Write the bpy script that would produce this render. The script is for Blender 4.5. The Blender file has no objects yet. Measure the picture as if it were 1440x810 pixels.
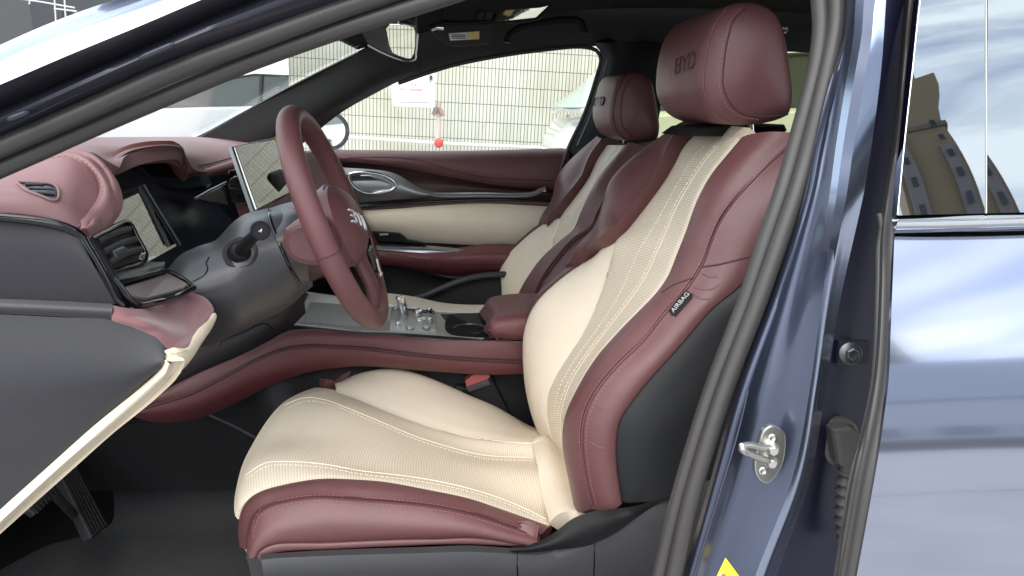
import bpy, bmesh, math, random
from mathutils import Vector, Matrix, Euler
from mathutils.bvhtree import BVHTree
random.seed(7)
S = bpy.context.scene
COL = S.collection
rad = math.radians

# ------------------------------------------------------------------ camera
CAM_PITCH, CAM_YAW, CAM_Z = 14.3, 6.0, 1.05
cd = bpy.data.cameras.new('camera'); cam = bpy.data.objects.new('camera', cd); COL.objects.link(cam)
cam.location = (0, 0, CAM_Z); cam.rotation_euler = Euler((rad(90 - CAM_PITCH), 0, rad(-CAM_YAW)))
cd.sensor_width = 36; cd.lens = 25; cd.clip_start = .02; cd.clip_end = 2000
S.camera = cam
CR = cam.rotation_euler.to_matrix(); CP = Vector(cam.location)

# ------------------------------------------------------------------ world and sun
SUN_EL, SUN_AZ = 55, 208       # azimuth measured from +Y towards +X
wd = bpy.data.worlds.new('World'); S.world = wd; wd.use_nodes = True
nt = wd.node_tree; nt.nodes.clear()
def N(t, typ, **kw):
    n = t.nodes.new(typ)
    for k, v in kw.items(): setattr(n, k, v)
    return n
out = N(nt, 'ShaderNodeOutputWorld'); bg = N(nt, 'ShaderNodeBackground')
sky = N(nt, 'ShaderNodeTexSky', sky_type='NISHITA'); sky.sun_disc = False
sky.sun_elevation = rad(SUN_EL); sky.sun_rotation = rad(SUN_AZ); sky.air_density = 1.0; sky.dust_density = 2.0
tc = N(nt, 'ShaderNodeTexCoord'); mp = N(nt, 'ShaderNodeMapping'); mp.inputs['Scale'].default_value = (1.0, 1.0, 2.6)
nz = N(nt, 'ShaderNodeTexNoise'); nz.inputs['Scale'].default_value = 3.4; nz.inputs['Detail'].default_value = 9; nz.inputs['Roughness'].default_value = .55; nz.inputs['Distortion'].default_value = .4
cr = N(nt, 'ShaderNodeValToRGB'); cr.color_ramp.elements[0].position = .34; cr.color_ramp.elements[1].position = .62
mx = N(nt, 'ShaderNodeMixRGB'); mx.inputs[2].default_value = (7.2, 7.5, 8.0, 1)
L = nt.links.new
sx = N(nt, 'ShaderNodeSeparateXYZ'); L(tc.outputs['Generated'], sx.inputs[0])
hz = N(nt, 'ShaderNodeMapRange'); hz.inputs['From Min'].default_value = .34; hz.inputs['From Max'].default_value = .58; hz.inputs['To Min'].default_value = .7; hz.inputs['To Max'].default_value = 0; L(sx.outputs[2], hz.inputs[0])
ad = N(nt, 'ShaderNodeMath', operation='MAXIMUM')
L(tc.outputs['Generated'], mp.inputs[0]); L(mp.outputs[0], nz.inputs['Vector']); L(nz.outputs['Fac'], cr.inputs[0])
L(cr.outputs[0], ad.inputs[0]); L(hz.outputs[0], ad.inputs[1]); L(ad.outputs[0], mx.inputs[0]); L(sky.outputs[0], mx.inputs[1]); L(mx.outputs[0], bg.inputs[0]); L(bg.outputs[0], out.inputs[0])
bg.inputs[1].default_value = .145
sl = bpy.data.lights.new('sun', 'SUN'); so = bpy.data.objects.new('sun', sl); COL.objects.link(so)
sl.energy = 1.5; sl.angle = rad(75); sl.color = (1, .96, .9)
_a, _e = rad(SUN_AZ), rad(SUN_EL)
sd = Vector((math.sin(_a) * math.cos(_e), math.cos(_a) * math.cos(_e), math.sin(_e)))
so.rotation_euler = sd.to_track_quat('Z', 'Y').to_euler()
S.view_settings.view_transform = 'Standard'; S.view_settings.look = 'None'; S.view_settings.exposure = 1.3; S.view_settings.gamma = 1
S.render.engine = 'CYCLES'; S.cycles.max_bounces = 10; S.cycles.diffuse_bounces = 5; S.cycles.transparent_max_bounces = 16
S.cycles.use_denoising = True; S.cycles.sample_clamp_indirect = 8

# ------------------------------------------------------------------ geometry helpers
def W(px, py, d):
    v = CR @ Vector(((px - 720) / 1000, (405 - py) / 1000, -1)); return CP + v * (d / v.y)
def WZ(px, py, z):
    v = CR @ Vector(((px - 720) / 1000, (405 - py) / 1000, -1)); return CP + v * ((z - CP.z) / v.z)
def WX(px, py, x):
    v = CR @ Vector(((px - 720) / 1000, (405 - py) / 1000, -1)); return CP + v * (x / v.x)
def px_list(s): return [tuple(float(t) for t in p.split(',')) for p in s.split()]
def R(d, s):
    """row of points: 'px,py px,py[,depth] ...' at depth d, or sliding from d[0] to d[1] (or through a list) along the row"""
    P = px_list(s); n = len(P); o = []
    ds = d if isinstance(d, (tuple, list)) else (d, d)
    for i, p in enumerate(P):
        t = i / max(1, n - 1) * (len(ds) - 1); k = min(int(t), len(ds) - 2); f = t - k
        o.append(W(p[0], p[1], p[2] if len(p) > 2 else ds[k] * (1 - f) + ds[k + 1] * f))
    return o
def crom(P, n, closed=False):
    P = [Vector(p) for p in P]
    if len(P) == 2 and not closed: return [P[0].lerp(P[1], i / (n - 1)) for i in range(n)]
    if closed: Q = [P[-1]] + P + [P[0], P[1]]
    else: Q = [P[0] * 2 - P[1]] + P + [P[-1] * 2 - P[-2]]
    dense = []
    for i in range(1, len(Q) - 2):
        p0, p1, p2, p3 = Q[i - 1:i + 3]
        t0 = 0; t1 = t0 + max((p1 - p0).length, 1e-6) ** .5; t2 = t1 + max((p2 - p1).length, 1e-6) ** .5; t3 = t2 + max((p3 - p2).length, 1e-6) ** .5
        for k in range(12):
            t = t1 + (t2 - t1) * k / 12
            a1 = p0 * ((t1 - t) / (t1 - t0)) + p1 * ((t - t0) / (t1 - t0)); a2 = p1 * ((t2 - t) / (t2 - t1)) + p2 * ((t - t1) / (t2 - t1)); a3 = p2 * ((t3 - t) / (t3 - t2)) + p3 * ((t - t2) / (t3 - t2))
            b1 = a1 * ((t2 - t) / (t2 - t0)) + a2 * ((t - t0) / (t2 - t0)); b2 = a2 * ((t3 - t) / (t3 - t1)) + a3 * ((t - t1) / (t3 - t1))
            dense.append(b1 * ((t2 - t) / (t2 - t1)) + b2 * ((t - t1) / (t2 - t1)))
    dense.append(P[0].copy() if closed else P[-1].copy())
    L_ = [0]
    for a, b in zip(dense, dense[1:]): L_.append(L_[-1] + (b - a).length)
    T = L_[-1]; res = []; j = 0; m = n if closed else n - 1
    for i in range(n):
        s = T * i / m
        while j < len(L_) - 2 and L_[j + 1] < s: j += 1
        seg = L_[j + 1] - L_[j]; f = (s - L_[j]) / seg if seg > 1e-9 else 0
        res.append(dense[j].lerp(dense[j + 1], min(max(f, 0), 1)))
    return res

LOC = {}
def thing(name, label, cat, loc=(0, 0, 0), group=None):
    o = bpy.data.objects.new(name, None); COL.objects.link(o); o.location = loc; o.empty_display_size = .1
    o['label'] = label; o['category'] = cat
    if group: o['group'] = group
    LOC[o] = Vector(loc); return o
def tag(o, label, cat, group=None):
    o['label'] = label; o['category'] = cat
    if group: o['group'] = group
    return o
def mk(name, geoms, mat, parent=None, smooth=True, sharp=40, uv=None, label=None):
    V, F = [], []
    if isinstance(geoms, tuple): geoms = [geoms]
    for v, f in geoms:
        b = len(V); V += [Vector(p) for p in v]; F += [tuple(i + b for i in q) for q in f]
    if parent: off = LOC[parent]
    else:
        lo = Vector([min(p[i] for p in V) for i in range(3)]); hi = Vector([max(p[i] for p in V) for i in range(3)])
        off = Vector(((lo.x + hi.x) / 2, (lo.y + hi.y) / 2, lo.z))
    me = bpy.data.meshes.new(name); me.from_pydata([p - off for p in V], [], F); me.update()
    if uv:
        l = me.uv_layers.new(name='UVMap')
        for lp in me.loops: l.data[lp.index].uv = uv[lp.vertex_index] if lp.vertex_index < len(uv) else (0, 0)
    bm = bmesh.new(); bm.from_mesh(me); bmesh.ops.recalc_face_normals(bm, faces=bm.faces); bm.to_mesh(me); bm.free()
    if smooth:
        me.polygons.foreach_set('use_smooth', [True] * len(me.polygons)); me.set_sharp_from_angle(angle=rad(sharp))
    me.materials.append(mat)
    o = bpy.data.objects.new(name, me); COL.objects.link(o)
    if parent: o.parent = parent
    else: o.location = off
    LOC[o] = off
    if label: o['label'] = label
    return o

SURF = {}
def bvh(v, f): return BVHTree.FromPolygons([Vector(p) for p in v], [tuple(q) for q in f])
def onto(px, py, trees, lift=0.0, fallback=None):
    d = (W(px, py, 1) - CP).normalized(); best = None
    for t in trees:
        h = t.ray_cast(CP, d)
        if h[0] is not None and (best is None or h[3] < best[3]): best = h
    if best is None:
        for r in (3, 6, 10, 16, 24, 36):
            for k in range(12):
                e = (W(px + r * math.cos(k * math.pi / 6), py + r * math.sin(k * math.pi / 6), 1) - CP).normalized()
                for t in trees:
                    h = t.ray_cast(CP, e)
                    if h[0] is not None: return CP + d * (h[3] - lift)
        return W(px, py, fallback) if fallback else None
    n = best[1] if best[1].dot(d) < 0 else -best[1]
    return best[0] + n * lift
def mplane(D, target):
    """unit normal of a flat reflecting face at D through which one sees the target"""
    return ((Vector(target) - D).normalized() - (D - CP).normalized()).normalized()
def on_plane(s, D, n, lift=0.):
    o = []
    for q in px_list(s):
        d = W(q[0], q[1], 1) - CP; o.append(CP + d * ((D - CP).dot(n) / d.dot(n)) + n * lift)
    return o
def path_on(s, trees, lift=0., n=0):
    P = [onto(p[0], p[1], trees, lift) for p in px_list(s)]
    P = [p for p in P if p is not None]
    return crom(P, n) if n else P
def dense_on(s, trees, lift=0., n=80):
    """pixel polyline, smoothed, then every point dropped on the surface"""
    Q = crom([Vector((p[0], p[1], 0)) for p in px_list(s)], n)
    return [p for p in (onto(q.x, q.y, trees, lift) for q in Q) if p is not None]

def grid_of(rows, nu, nv):
    rr = [crom(r, nu) for r in rows]
    if nv < len(rr): nv = len(rr)
    colv = [crom([r[i] for r in rr], nv) for i in range(nu)]
    return [[colv[i][j] for i in range(nu)] for j in range(nv)]
def gnormals(G):
    nv, nu = len(G), len(G[0]); out = []
    for j in range(nv):
        r = []
        for i in range(nu):
            du = G[j][min(i + 1, nu - 1)] - G[j][max(i - 1, 0)]; dv = G[min(j + 1, nv - 1)][i] - G[max(j - 1, 0)][i]
            n = du.cross(dv); r.append(n.normalized() if n.length > 1e-12 else Vector((0, -1, 0)))
        out.append(r)
    s = sum(n.dot(CP - p) for rn, rp in zip(out, G) for n, p in zip(rn, rp))
    if s < 0: out = [[-n for n in r] for r in out]
    return out
def patch(name, rows, mat, parent=None, nu=40, nv=24, puff=0., edges='lrtb', ew=.02, thick=.012, back=None, key=None, sharp=50, label=None, crease=None):
    """closed shell over a smooth grid through the rows; puff lifts it off the named edges over ew metres"""
    G = grid_of(rows, nu, nv); nv = len(G); NN = gnormals(G)
    AU = [0.] * nu; AV = [0.] * nv
    for i in range(1, nu): AU[i] = AU[i - 1] + sum((G[j][i] - G[j][i - 1]).length for j in range(nv)) / nv
    for j in range(1, nv): AV[j] = AV[j - 1] + sum((G[j][i] - G[j - 1][i]).length for i in range(nu)) / nu
    if puff:
        def prof(t): t = min(max(t, 0), 1); return math.sqrt(max(0, 1 - (1 - t) ** 2))
        H = []
        for j in range(nv):
            for i in range(nu):
                h = 1
                if 'l' in edges: h *= prof(AU[i] / ew)
                if 'r' in edges: h *= prof((AU[-1] - AU[i]) / ew)
                if 't' in edges: h *= prof(AV[j] / ew)
                if 'b' in edges: h *= prof((AV[-1] - AV[j]) / ew)
                H.append(h)
        G = [[G[j][i] + NN[j][i] * puff * H[j * nu + i] for i in range(nu)] for j in range(nv)]
    V = [p for r in G for p in r]; uv = [(AU[i], AV[j]) for j in range(nv) for i in range(nu)]
    F = [(j * nu + i, j * nu + i + 1, (j + 1) * nu + i + 1, (j + 1) * nu + i) for j in range(nv - 1) for i in range(nu - 1)]
    SURF[key or name] = bvh(V, F)
    B = len(V)
    for j in range(nv):
        for i in range(nu):
            V.append(G[j][i] + (-NN[j][i] * thick if back is None else Vector(back))); uv.append((AU[i], AV[j]))
    nf = len(F)
    F += [tuple(B + q for q in reversed(f)) for f in F[:nf]]
    ring = [i for i in range(nu)] + [j * nu + nu - 1 for j in range(1, nv)] + [(nv - 1) * nu + i for i in range(nu - 2, -1, -1)] + [j * nu for j in range(nv - 2, 0, -1)]
    for a, b in zip(ring, ring[1:] + ring[:1]): F.append((b, a, B + a, B + b))
    return mk(name, (V, F), mat, parent, uv=uv, sharp=sharp, label=label)

def tube_g(P, r, seg=10, flat=1., up=None, cap=True):
    P = [Vector(p) for p in P]; V, F = [], []; n = len(P); prev = None
    for i, p in enumerate(P):
        t = (P[min(i + 1, n - 1)] - P[max(i - 1, 0)]).normalized()
        if prev is None:
            a = Vector(up) if up else (Vector((0, 0, 1)) if abs(t.z) < .9 else Vector((1, 0, 0)))
        else: a = prev
        a = (a - t * a.dot(t)).normalized(); prev = a; b = t.cross(a)
        rr = r[i] if isinstance(r, (list, tuple)) else r
        for k in range(seg):
            an = 2 * math.pi * k / seg; V.append(p + a * math.cos(an) * rr + b * math.sin(an) * rr * flat)
    for i in range(n - 1):
        for k in range(seg): F.append((i * seg + k, i * seg + (k + 1) % seg, (i + 1) * seg + (k + 1) % seg, (i + 1) * seg + k))
    if cap: F += [tuple(reversed(range(seg))), tuple((n - 1) * seg + k for k in range(seg))]
    return V, F
def tube(name, P, r, mat, parent=None, n=0, seg=10, **kw):
    lab = kw.pop('label', None)
    if n: P = crom(P, n)
    return mk(name, tube_g(P, r, seg, **kw), mat, parent, label=lab)
def lathe_g(c, axis, prof, seg=32, sx=1., up=None):
    """prof = [(radius, height along axis)...]; closed at both ends"""
    c = Vector(c); ax = Vector(axis).normalized(); a = Vector(up) if up else (Vector((0, 0, 1)) if abs(ax.z) < .9 else Vector((1, 0, 0)))
    a = (a - ax * a.dot(ax)).normalized(); b = ax.cross(a); V, F = [], []
    for r, h in prof:
        for k in range(seg):
            an = 2 * math.pi * k / seg; V.append(c + ax * h + a * math.cos(an) * r + b * math.sin(an) * r * sx)
    n = len(prof)
    for i in range(n - 1):
        for k in range(seg): F.append((i * seg + k, i * seg + (k + 1) % seg, (i + 1) * seg + (k + 1) % seg, (i + 1) * seg + k))
    F += [tuple(reversed(range(seg))), tuple((n - 1) * seg + k for k in range(seg))]
    return V, F
def slab_g(P, back, bevel=.0, seg=2):
    """closed outline of 3-D points, pushed back by a vector, front edge rounded"""
    bm = bmesh.new(); vs = [bm.verts.new(p) for p in P]; f = bm.faces.new(vs)
    ex = bmesh.ops.extrude_face_region(bm, geom=[f]); nv = [e for e in ex['geom'] if isinstance(e, bmesh.types.BMVert)]
    for v in nv: v.co += Vector(back)
    bmesh.ops.recalc_face_normals(bm, faces=bm.faces)
    if bevel:
        vset = set(vs); ed = [e for e in bm.edges if e.verts[0] in vset and e.verts[1] in vset]
        try: bmesh.ops.bevel(bm, geom=ed, offset=bevel, segments=seg, profile=.5, affect='EDGES', clamp_overlap=True)
        except Exception: pass
    big = [q for q in bm.faces if len(q.verts) > 4]
    bmesh.ops.triangulate(bm, faces=big)
    bm.verts.index_update(); g = ([v.co.copy() for v in bm.verts], [tuple(v.index for v in q.verts) for q in bm.faces]); bm.free(); return g
def slab(name, P, thick, mat, parent=None, n=0, bevel=.003, back=None, sharp=12, label=None):
    if n: P = crom(P, n, closed=True)
    b = Vector(back) if back else Vector((0, thick, 0))
    return mk(name, slab_g(P, b, bevel), mat, parent, sharp=sharp, label=label)
def box_g(c, s, rot=None, bev=0.):
    bm = bmesh.new(); bmesh.ops.create_cube(bm, size=1)
    for v in bm.verts: v.co = Vector((v.co.x * s[0], v.co.y * s[1], v.co.z * s[2]))
    if bev: bmesh.ops.bevel(bm, geom=list(bm.edges), offset=bev, segments=2, profile=.5, affect='EDGES')
    M = (rot.to_matrix() if isinstance(rot, Euler) else rot) if rot is not None else Matrix.Identity(3)
    bm.verts.index_update(); g = ([M @ v.co + Vector(c) for v in bm.verts], [tuple(v.index for v in f.verts) for f in bm.faces]); bm.free(); return g
def stitch_g(P, dash=.0042, gap=.0022, r=.00055):
    """short thread dashes along a 3-D polyline"""
    L_ = [0]
    for a, b in zip(P, P[1:]): L_.append(L_[-1] + (b - a).length)
    def at(s):
        j = 0
        while j < len(L_) - 2 and L_[j + 1] < s: j += 1
        return P[j].lerp(P[j + 1], (s - L_[j]) / max(L_[j + 1] - L_[j], 1e-9))
    G = []; s = 0
    while s + dash < L_[-1]:
        a, b = at(s), at(s + dash); G.append(tube_g([a, a.lerp(b, .5), b], [r * .6, r, r * .6], 5)); s += dash + gap
    return G
def strokes_g(O, ex, ey, lines, th, depth):
    ez = ex.cross(ey).normalized(); G = []
    for ln in lines:
        for (x0, y0), (x1, y1) in zip(ln, ln[1:]):
            a = O + ex * x0 + ey * y0; b = O + ex * x1 + ey * y1; t = (b - a).normalized(); s = t.cross(ez).normalized()
            a = a - t * th * .5; b = b + t * th * .5
            c = [a - s * th / 2, a + s * th / 2, b + s * th / 2, b - s * th / 2]
            V = [p + ez * depth for p in c] + [p - ez * depth for p in c]
            G.append((V, [(0, 1, 2, 3), (7, 6, 5, 4), (0, 4, 5, 1), (1, 5, 6, 2), (2, 6, 7, 3), (3, 7, 4, 0)]))
    return G
def text_g(s, O, ex, ey, size, depth):
    """flat lettering turned into a mesh, laid on the plane O, ex, ey"""
    cu = bpy.data.curves.new('lettering', 'FONT'); cu.body = s; cu.size = size; cu.align_x = 'CENTER'; cu.align_y = 'CENTER'; cu.extrude = depth; cu.resolution_u = 3
    ob = bpy.data.objects.new('lettering', cu); COL.objects.link(ob); dg = bpy.context.evaluated_depsgraph_get()
    me = bpy.data.meshes.new_from_object(ob.evaluated_get(dg)); ex = ex.normalized(); ey = (ey - ex * ey.dot(ex)).normalized(); ez = ex.cross(ey)
    g = ([O + ex * v.co.x + ey * v.co.y + ez * v.co.z for v in me.vertices], [tuple(p.vertices) for p in me.polygons])
    bpy.data.objects.remove(ob); bpy.data.meshes.remove(me); bpy.data.curves.remove(cu); return g
B_ = [[(.0, 0), (0, 1), (.62, 1), (.75, .85), (.75, .65), (.6, .52), (.1, .52)], [(.6, .5), (.75, .35), (.75, .15), (.62, 0), (0, 0)]]
Y_ = [[(0, 1), (.38, .5), (.76, 1)], [(.38, .5), (.38, 0)]]
D_ = [[(0, 0), (0, 1), (.5, 1), (.76, .75), (.76, .25), (.5, 0), (0, 0)]]
def emblem_lines(sx, sy):
    o = []
    for k, g in enumerate((B_, Y_, D_)):
        for ln in g: o.append([((x + k * 1.02 - 1.4) * sx, (y - .5) * sy) for x, y in ln])
    return o

# ------------------------------------------------------------------ materials
def mat(name, col, rough=.5, metal=0., coat=0., coat_r=.03, ior=1.5, spec=.5, bump=None, var=None, sheen=0.):
    """Principled with optional noise bump (scale, strength, distance) and colour variation (scale, amount)"""
    m = bpy.data.materials.new(name); m.use_nodes = True; t = m.node_tree; b = t.nodes['Principled BSDF']
    b.inputs['Base Color'].default_value = (*col, 1); b.inputs['Roughness'].default_value = rough; b.inputs['Metallic'].default_value = metal
    b.inputs['Coat Weight'].default_value = coat; b.inputs['Coat Roughness'].default_value = coat_r; b.inputs['IOR'].default_value = ior; b.inputs['Specular IOR Level'].default_value = spec
    b.inputs['Sheen Weight'].default_value = sheen
    c = N(t, 'ShaderNodeTexCoord')
    if bump:
        z = N(t, 'ShaderNodeTexNoise'); z.inputs['Scale'].default_value = bump[0]; z.inputs['Detail'].default_value = 4; t.links.new(c.outputs['Object'], z.inputs['Vector'])
        u = N(t, 'ShaderNodeBump'); u.inputs['Strength'].default_value = bump[1]; u.inputs['Distance'].default_value = bump[2]
        t.links.new(z.outputs['Fac'], u.inputs['Height']); t.links.new(u.outputs[0], b.inputs['Normal'])
    if var:
        z = N(t, 'ShaderNodeTexNoise'); z.inputs['Scale'].default_value = var[0]; z.inputs['Detail'].default_value = 5; t.links.new(c.outputs['Object'], z.inputs['Vector'])
        x = N(t, 'ShaderNodeMixRGB'); x.inputs[1].default_value = (*[q * (1 - var[1]) for q in col], 1); x.inputs[2].default_value = (*[min(1, q * (1 + var[1])) for q in col], 1)
        t.links.new(z.outputs['Fac'], x.inputs[0]); t.links.new(x.outputs[0], b.inputs['Base Color'])
        r = N(t, 'ShaderNodeMapRange'); r.inputs['To Min'].default_value = rough * .85; r.inputs['To Max'].default_value = min(1, rough * 1.15); t.links.new(z.outputs['Fac'], r.inputs[0]); t.links.new(r.outputs[0], b.inputs['Roughness'])
    return m
def leather(name, col, rough=.42, grain=900, wr=.45):
    m = mat(name, col, rough); t = m.node_tree; b = t.nodes['Principled BSDF']; c = N(t, 'ShaderNodeTexCoord')
    v = N(t, 'ShaderNodeTexVoronoi'); v.inputs['Scale'].default_value = grain; t.links.new(c.outputs['Object'], v.inputs['Vector'])
    z = N(t, 'ShaderNodeTexNoise'); z.inputs['Scale'].default_value = 22; z.inputs['Detail'].default_value = 4; t.links.new(c.outputs['Object'], z.inputs['Vector'])
    u1 = N(t, 'ShaderNodeBump'); u1.inputs['Strength'].default_value = wr; u1.inputs['Distance'].default_value = .004; t.links.new(z.outputs['Fac'], u1.inputs['Height'])
    u2 = N(t, 'ShaderNodeBump'); u2.inputs['Strength'].default_value = .30; u2.inputs['Distance'].default_value = .0006; t.links.new(v.outputs['Distance'], u2.inputs['Height']); t.links.new(u1.outputs[0], u2.inputs['Normal'])
    t.links.new(u2.outputs[0], b.inputs['Normal'])
    x = N(t, 'ShaderNodeMixRGB'); x.inputs[1].default_value = (*[q * .9 for q in col], 1); x.inputs[2].default_value = (*[q * 1.1 for q in col], 1)
    z2 = N(t, 'ShaderNodeTexNoise'); z2.inputs['Scale'].default_value = 9; z2.inputs['Detail'].default_value = 6; t.links.new(c.outputs['Object'], z2.inputs['Vector']); t.links.new(z2.outputs['Fac'], x.inputs[0]); t.links.new(x.outputs[0], b.inputs['Base Color'])
    return m
def perforated(name, col, pu=.0042, pv=.0036):
    """cream leather with rows of small holes; UV is in metres along the panel"""
    m = mat(name, col, .5); t = m.node_tree; b = t.nodes['Principled BSDF']; c = N(t, 'ShaderNodeTexCoord'); s = N(t, 'ShaderNodeSeparateXYZ'); t.links.new(c.outputs['UV'], s.inputs[0])
    def M(op, a, b_=None, v=None):
        n = N(t, 'ShaderNodeMath', operation=op); t.links.new(a, n.inputs[0])
        if b_ is not None: t.links.new(b_, n.inputs[1])
        elif v is not None: n.inputs[1].default_value = v
        return n.outputs[0]
    cu = M('COSINE', M('MULTIPLY', s.outputs[0], v=2 * math.pi / pu)); cv = M('COSINE', M('MULTIPLY', s.outputs[1], v=2 * math.pi / pv))
    ru = M('MULTIPLY_ADD', cu, v=.5); t.nodes[-1].inputs[2].default_value = .5
    rv = M('MULTIPLY_ADD', cv, v=.5); t.nodes[-1].inputs[2].default_value = .5
    hole = M('POWER', M('MULTIPLY', ru, rv), v=1.6)
    rib = M('MULTIPLY', ru, v=.36)
    dark = M('MAXIMUM', hole, rib)
    x = N(t, 'ShaderNodeMixRGB'); x.inputs[1].default_value = (*col, 1); x.inputs[2].default_value = (col[0] * .58, col[1] * .53, col[2] * .46, 1); t.links.new(dark, x.inputs[0]); t.links.new(x.outputs[0], b.inputs['Base Color'])
    u = N(t, 'ShaderNodeBump', invert=True); u.inputs['Strength'].default_value = .25; u.inputs['Distance'].default_value = .0008; t.links.new(dark, u.inputs['Height']); t.links.new(u.outputs[0], b.inputs['Normal'])
    return m
def glass(name, tint, refl=1.5, rough=0.):
    m = bpy.data.materials.new(name); m.use_nodes = True; t = m.node_tree; t.nodes.clear(); o = N(t, 'ShaderNodeOutputMaterial')
    tr = N(t, 'ShaderNodeBsdfTransparent'); tr.inputs[0].default_value = (*tint, 1); gl = N(t, 'ShaderNodeBsdfGlossy'); gl.inputs['Roughness'].default_value = rough
    fr = N(t, 'ShaderNodeFresnel'); ge = N(t, 'ShaderNodeNewGeometry'); mr = N(t, 'ShaderNodeMapRange'); mr.inputs['To Min'].default_value = refl; mr.inputs['To Max'].default_value = 1 / refl; t.links.new(ge.outputs['Backfacing'], mr.inputs[0]); t.links.new(mr.outputs[0], fr.inputs[0]); mi = N(t, 'ShaderNodeMixShader')
    t.links.new(fr.outputs[0], mi.inputs[0]); t.links.new(tr.outputs[0], mi.inputs[1]); t.links.new(gl.outputs[0], mi.inputs[2]); t.links.new(mi.outputs[0], o.inputs[0]); return m

BURG = (.117, .048, .048)
CREAM = (.73, .64, .505)
M_burg = leather('burgundy leather', BURG)
M_burg_soft = leather('burgundy soft touch', (.16, .06, .065), .55, 1400, .05)
M_suede = mat('burgundy suede', (.19, .085, .088), .85, bump=(600, .3, .001), var=(30, .12), sheen=.3)
M_dark_burg = leather('deep burgundy door leather', (.125, .052, .052), .5, 1200, .06)
M_cream = leather('cream leather', CREAM, .48, 1000, .12)
M_perf = perforated('perforated cream leather', (.74, .655, .515))
M_cream_trim = mat('cream trim', (.66, .57, .43), .65, spec=.3, bump=(800, .1, .0005))
M_black = mat('black moulded plastic', (.010, .010, .0105), .55, spec=.22, bump=(1500, .25, .0006), var=(20, .1))
M_gray = mat('charcoal moulded plastic', (.034, .034, .036), .48, spec=.4, bump=(1300, .25, .0006), var=(15, .08))
M_shell = mat('black seat shell', (.014, .0145, .0155), .5, spec=.3, bump=(1500, .25, .0006))
M_flange = mat('dark slate paint of the door flange', (.040, .042, .058), .42, .6, .4, .2)
M_head = mat('black roof lining', (.014, .014, .014), .95, spec=.2, bump=(700, .3, .001))
M_rubber = mat('black rubber seal', (.040, .037, .034), .42, bump=(400, .1, .0005), var=(12, .12))
M_gloss = mat('piano black', (.006, .006, .007), .08)
M_carpet = mat('black carpet', (.011, .011, .011), .95, spec=.15, bump=(500, .6, .003), var=(60, .4))
M_silver = mat('satin silver trim', (.42, .43, .44), .28, 1.)
M_chrome = mat('chrome', (.75, .76, .77), .07, 1.)
M_steel = mat('brushed steel', (.55, .54, .5), .35, 1., bump=(300, .15, .0004))
M_satin = mat('dark satin metal', (.11, .115, .12), .35, .8)
M_navy = mat('dark instrument housing', (.012, .016, .024), .3)
M_screen = mat('screen glass', (.008, .009, .011), .03, ior=2.6)
M_taupe = mat('taupe switch panel', (.16, .135, .125), .45, bump=(900, .2, .0005))
M_seam = mat('dark thread seam', (.06, .02, .022), .7)
M_thread = mat('burgundy thread', (.30, .12, .125), .6)
M_cthread = mat('cream thread', (.86, .78, .62), .6)
M_paint = mat('dark blue metallic paint', (.37, .40, .48), .10, 1., 1., .02)  # base lightened so the dark blue body carries a bright sky reflection
M_paint_in = mat('dark blue metallic paint of the door opening', (.065, .078, .118), .36, .85, .7, .12)  # same body paint, base darkened for faces that mirror dark surroundings
M_tint = mat('dark tinted glass', (.29, .32, .33), .01, 1.)
M_recess = mat('body paint with gap shade', (.010, .011, .030), .4, spec=.25)  # darker copy of the body paint, shade of the gap put into its base
M_paint_ridge = mat('body paint with sky reflection', (.30, .35, .47), .24, .95, .8, .08)  # lighter copy of the body paint, sky reflection put into its base
M_boot = mat('gray rubber boot', (.075, .07, .065), .5)
M_fl = mat('far pillar lining', (.024, .026, .026), .55, bump=(900, .2, .0006))
M_col = mat('steering column plastic', (.05, .05, .052), .4, .15, spec=.6, bump=(1500, .2, .0005))
M_emb = mat('bright silver emblem', (.85, .85, .86), .35, .4)
M_glass = glass('clear window glass', (.97, .985, .97))
M_wind = glass('windscreen glass', (.955, .985, .975), 1.22)
M_priv = glass('green tinted rear glass', (.67, .69, .52))
M_mirror = mat('mirror glass', (.82, .85, .86), .01, 1.)
M_white = mat('white car paint', (.78, .79, .80), .3, coat=1.)
M_cabin = mat('dark car window', (.10, .14, .13), .08)
M_yellow = mat('yellow print', (.85, .75, .03), .5)
M_paper = mat('white print', (.82, .82, .80), .5)
M_red = mat('red plastic', (.5, .05, .04), .4)
M_redpr = mat('red print', (.7, .06, .06), .6)
M_darkpr = mat('dark debossed mark', (.062, .025, .027), .6)
M_tagpr = mat('gray woven print', (.42, .41, .40), .7)
M_belt = mat('black belt webbing', (.007, .007, .0075), .6, spec=.25, bump=(900, .4, .0008))
exec_after = []

# ================================================================== LARGE STRUCTURE: the car's body
body = thing('car_body', 'dark blue car body with black rubber seal around its open front doorway', 'car body', (.2, 1.5, .15))
# front pillar of the open doorway (bands from the windscreen side in)
PA0 = R((.714, .764), '-120,126 0,70 55,46 110,25 160,8 215,-12 330,-50 460,-90')
PA1 = R((.69, .74), '-120,170 0,119 100,76 200,35 275,3 360,-32 460,-72 560,-108')
PA2 = R((.705, .755), '-120,182 0,131 100,88 200,46 280,12 365,-23 465,-62 565,-98')
PA3 = R((.725, .775), '-120,207 0,155 100,111 200,67 290,27 375,-8 475,-47 570,-84')
PA4 = R((.705, .755), '-120,218 0,167 100,123 200,79 295,39 385,2 490,-38 590,-76')
PA5 = R((.735, .785), '-120,247 0,194 120,140 240,86 360,44 470,6 560,-27 660,-62')
mid = [a.lerp(b, .5) + Vector((0, -.003, .002)) for a, b in zip(PA0, PA1)]
patch('windscreen_pillar', [PA0, mid, PA1], M_paint_ridge, body, 40, 14, back=(0, .02, .010))
patch('pillar_channel', [PA1, PA2, PA3], mat('dark doorway paint', (.02, .018, .024), .4, coat=.3), body, 40, 12, back=(0, .012, -.006))
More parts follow.
